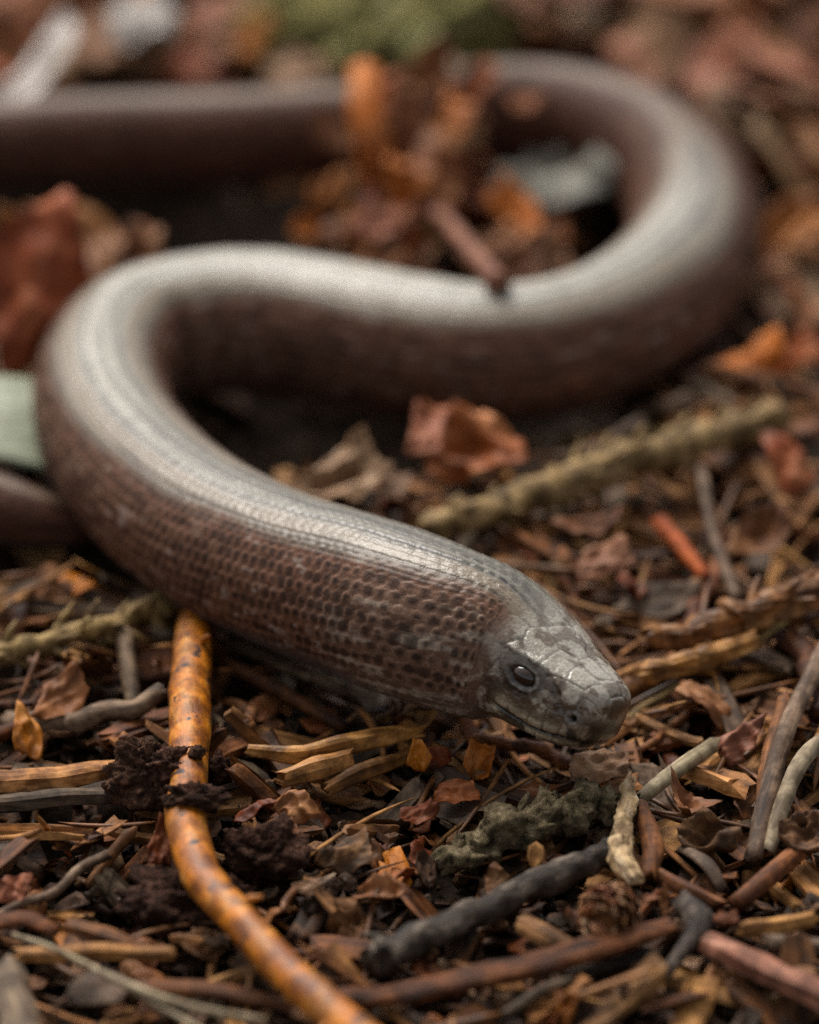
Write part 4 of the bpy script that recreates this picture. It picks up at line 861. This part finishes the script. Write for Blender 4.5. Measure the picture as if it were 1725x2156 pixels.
# full leaves towards the back
LF = [(random.uniform(1.1, 2.4), random.uniform(.7, 1.4), .02) for q in range(16)]
lg = [sheet_geo(*LF[q], q + 50, 5, 18, .35, .16, .25, .25) for q in range(16)]
scatter('dry_leaf', 'leaf', 150, [
    (meshset('dry_leaf', lg, M['leafbrown'], True), 5, 'brown dry leaf lying', 'brown leaves on the far litter'),
    (meshset('dry_leaf', lg, M['leafpink'], True), 3, 'pinkish dry leaf lying', 'pinkish leaves on the far litter'),
    (meshset('dry_leaf', lg, M['leaftan'], True), 2, 'tan dry leaf lying', 'tan leaves on the far litter'),
    (meshset('dry_leaf', lg, M['leafred'], True), 2, 'red brown dry leaf lying', 'red brown leaves on the far litter')],
    [(a, b_, .2) for a, b_, c in LF], 9.0, 25, .6)
# torn leaf scraps
LS = [(random.uniform(.35, .85), random.uniform(.25, .55), .015) for q in range(16)]
sg = [sheet_geo(*LS[q], q + 80, 4, 16, .5, .24, .7) for q in range(16)]
scatter('leaf_fragment', 'leaf scrap', 210, [
    (meshset('leaf_fragment', sg, M['leafbrown'], True), 5, 'torn brown leaf scrap', 'torn brown leaf scraps'),
    (meshset('leaf_fragment', sg, M['leafred'], True), 2.2, 'torn red brown leaf scrap', 'torn red brown leaf scraps'),
    (meshset('leaf_fragment', sg, M['leaftan'], True), 1, 'torn tan leaf scrap', 'torn tan leaf scraps'),
    (meshset('leaf_fragment', sg, M['leaforange'], True), .3, 'torn orange leaf scrap', 'torn orange leaf scraps')],
    [(a, b_, .1) for a, b_, c in LS], -2.6, 12, .7)
scatter('bark_flake', 'bark flake', 230, [
    (meshset('bark_flake', [sheet_geo(*FLK[q], q + 20, 3, 10, .3, .2, .4) for q in range(24)], M['flake']), 3, 'rough dark brown bark flake', 'dark brown bark flakes'),
    (meshset('bark_flake', [sheet_geo(*FLK[q], q + 20, 3, 10, .3, .2, .4) for q in range(24)], M['grey']), 1, 'rough grey bark flake', 'grey bark flakes')],
    [(a, b_, c + .03) for a, b_, c in FLK], -2.6, 9, .5)
scatter('wood_splinter', 'splinter', 290, [
    (meshset('wood_splinter', [splinter_geo(*SPL[q], q + 40) for q in range(26)], M['tan']), 4, 'loose tan split wood splinter', 'loose tan splinters'),
    (meshset('wood_splinter', [splinter_geo(*SPL[q], q + 40) for q in range(26)], M['grey']), 1.6, 'loose grey weathered wood splinter', 'loose grey splinters'),
    (meshset('wood_splinter', [splinter_geo(*SPL[q], q + 40) for q in range(26)], M['brown']), 3, 'loose brown wood splinter', 'loose brown splinters'),
    (meshset('wood_splinter', [splinter_geo(*SPL[q], q + 40) for q in range(26)], M['red']), 1, 'loose red brown bark splinter', 'loose red brown splinters')],
    SPL, -2.6, 9.5, .6, smax=1.5)
TW = [(random.uniform(1.0, 2.4), random.uniform(.09, .18)) for q in range(12)]
def twig_geo(L, W, seed):
    u_ = np.linspace(-1, 1, 22); r_ = np.random.default_rng(seed); b1, b2 = (r_.random(2) - .5) * .22 * L
    c = np.stack([u_ * L / 2, b1 * u_ ** 2 + .03 * np.sin(u_ * 9 + seed), b2 * u_ ** 2 * .4 + .02 * np.cos(u_ * 7 + seed)], 1)
    rd = W / 2 * (1 - .2 * u_) * (1 + .3 * (np.sin(np.arange(22) * 2.1 + seed) > .8))
    return tube_geo(c, rd, 8, rough=.15, seed=seed, ragged=.08)
tg = [twig_geo(a, b_, q) for q, (a, b_) in enumerate(TW)]
scatter('fallen_twig', 'twig', 26, [
    (meshset('fallen_twig', tg, M['grey'], True), 1.5, 'fallen grey twig', 'fallen grey twigs'),
    (meshset('fallen_twig', tg, M['brown'], True), 3, 'fallen brown twig', 'fallen brown twigs'),
    (meshset('fallen_twig', tg, M['sprucetwig'], True), .5, 'fallen yellow green twig', 'fallen yellow green twigs')],
    [(a, b_, b_) for a, b_ in TW], -2.4, 9, .3)
ND = [(random.uniform(.7, 1.5), random.uniform(.055, .085), .05) for q in range(18)]
ng = [needle_geo(ND[q][0], ND[q][1], q + 30) for q in range(18)]
scatter('fallen_needle', 'needle', 150, [
    (meshset('fallen_needle', ng, M['needle'], True), 3, 'fallen brown needle', 'fallen brown needles'),
    (meshset('fallen_needle', ng, M['tan'], True), 2, 'fallen tan needle', 'fallen tan needles')],
    ND, -2.6, 8, .5)
# the same litter goes on around the part the photograph shows
for nm_, geos, dims_, mt, lab, cat in (('leaf_litter', G_ls, [(.5, .35, .08)] * 20, 'leafbrown', 'loose brown leaf bits spread over the surrounding forest floor', 'leaf litter'),
                                       ('wood_litter', G_spl, SPL, 'tan', 'loose tan wood splinters spread over the surrounding forest floor', 'wood litter')):
    hp_ = Heap(); k = 0
    while k < 900:
        x, y = rnd_xy(); p = P((x, y, .3))[0]; k += 1
        if -60 < p[0] < 1785 and -60 < p[1] < 2216: continue
        q = k % len(geos); yaw = random.uniform(0, 6.28); r = settle(x, y, yaw, *dims_[q])
        if r: hp_.add(geos[q], pose(x, y, r[0], yaw, r[1], random.uniform(-.6, .6), random.uniform(.8, 1.5)))
    hp_.build(nm_, M[mt], lab, cat)
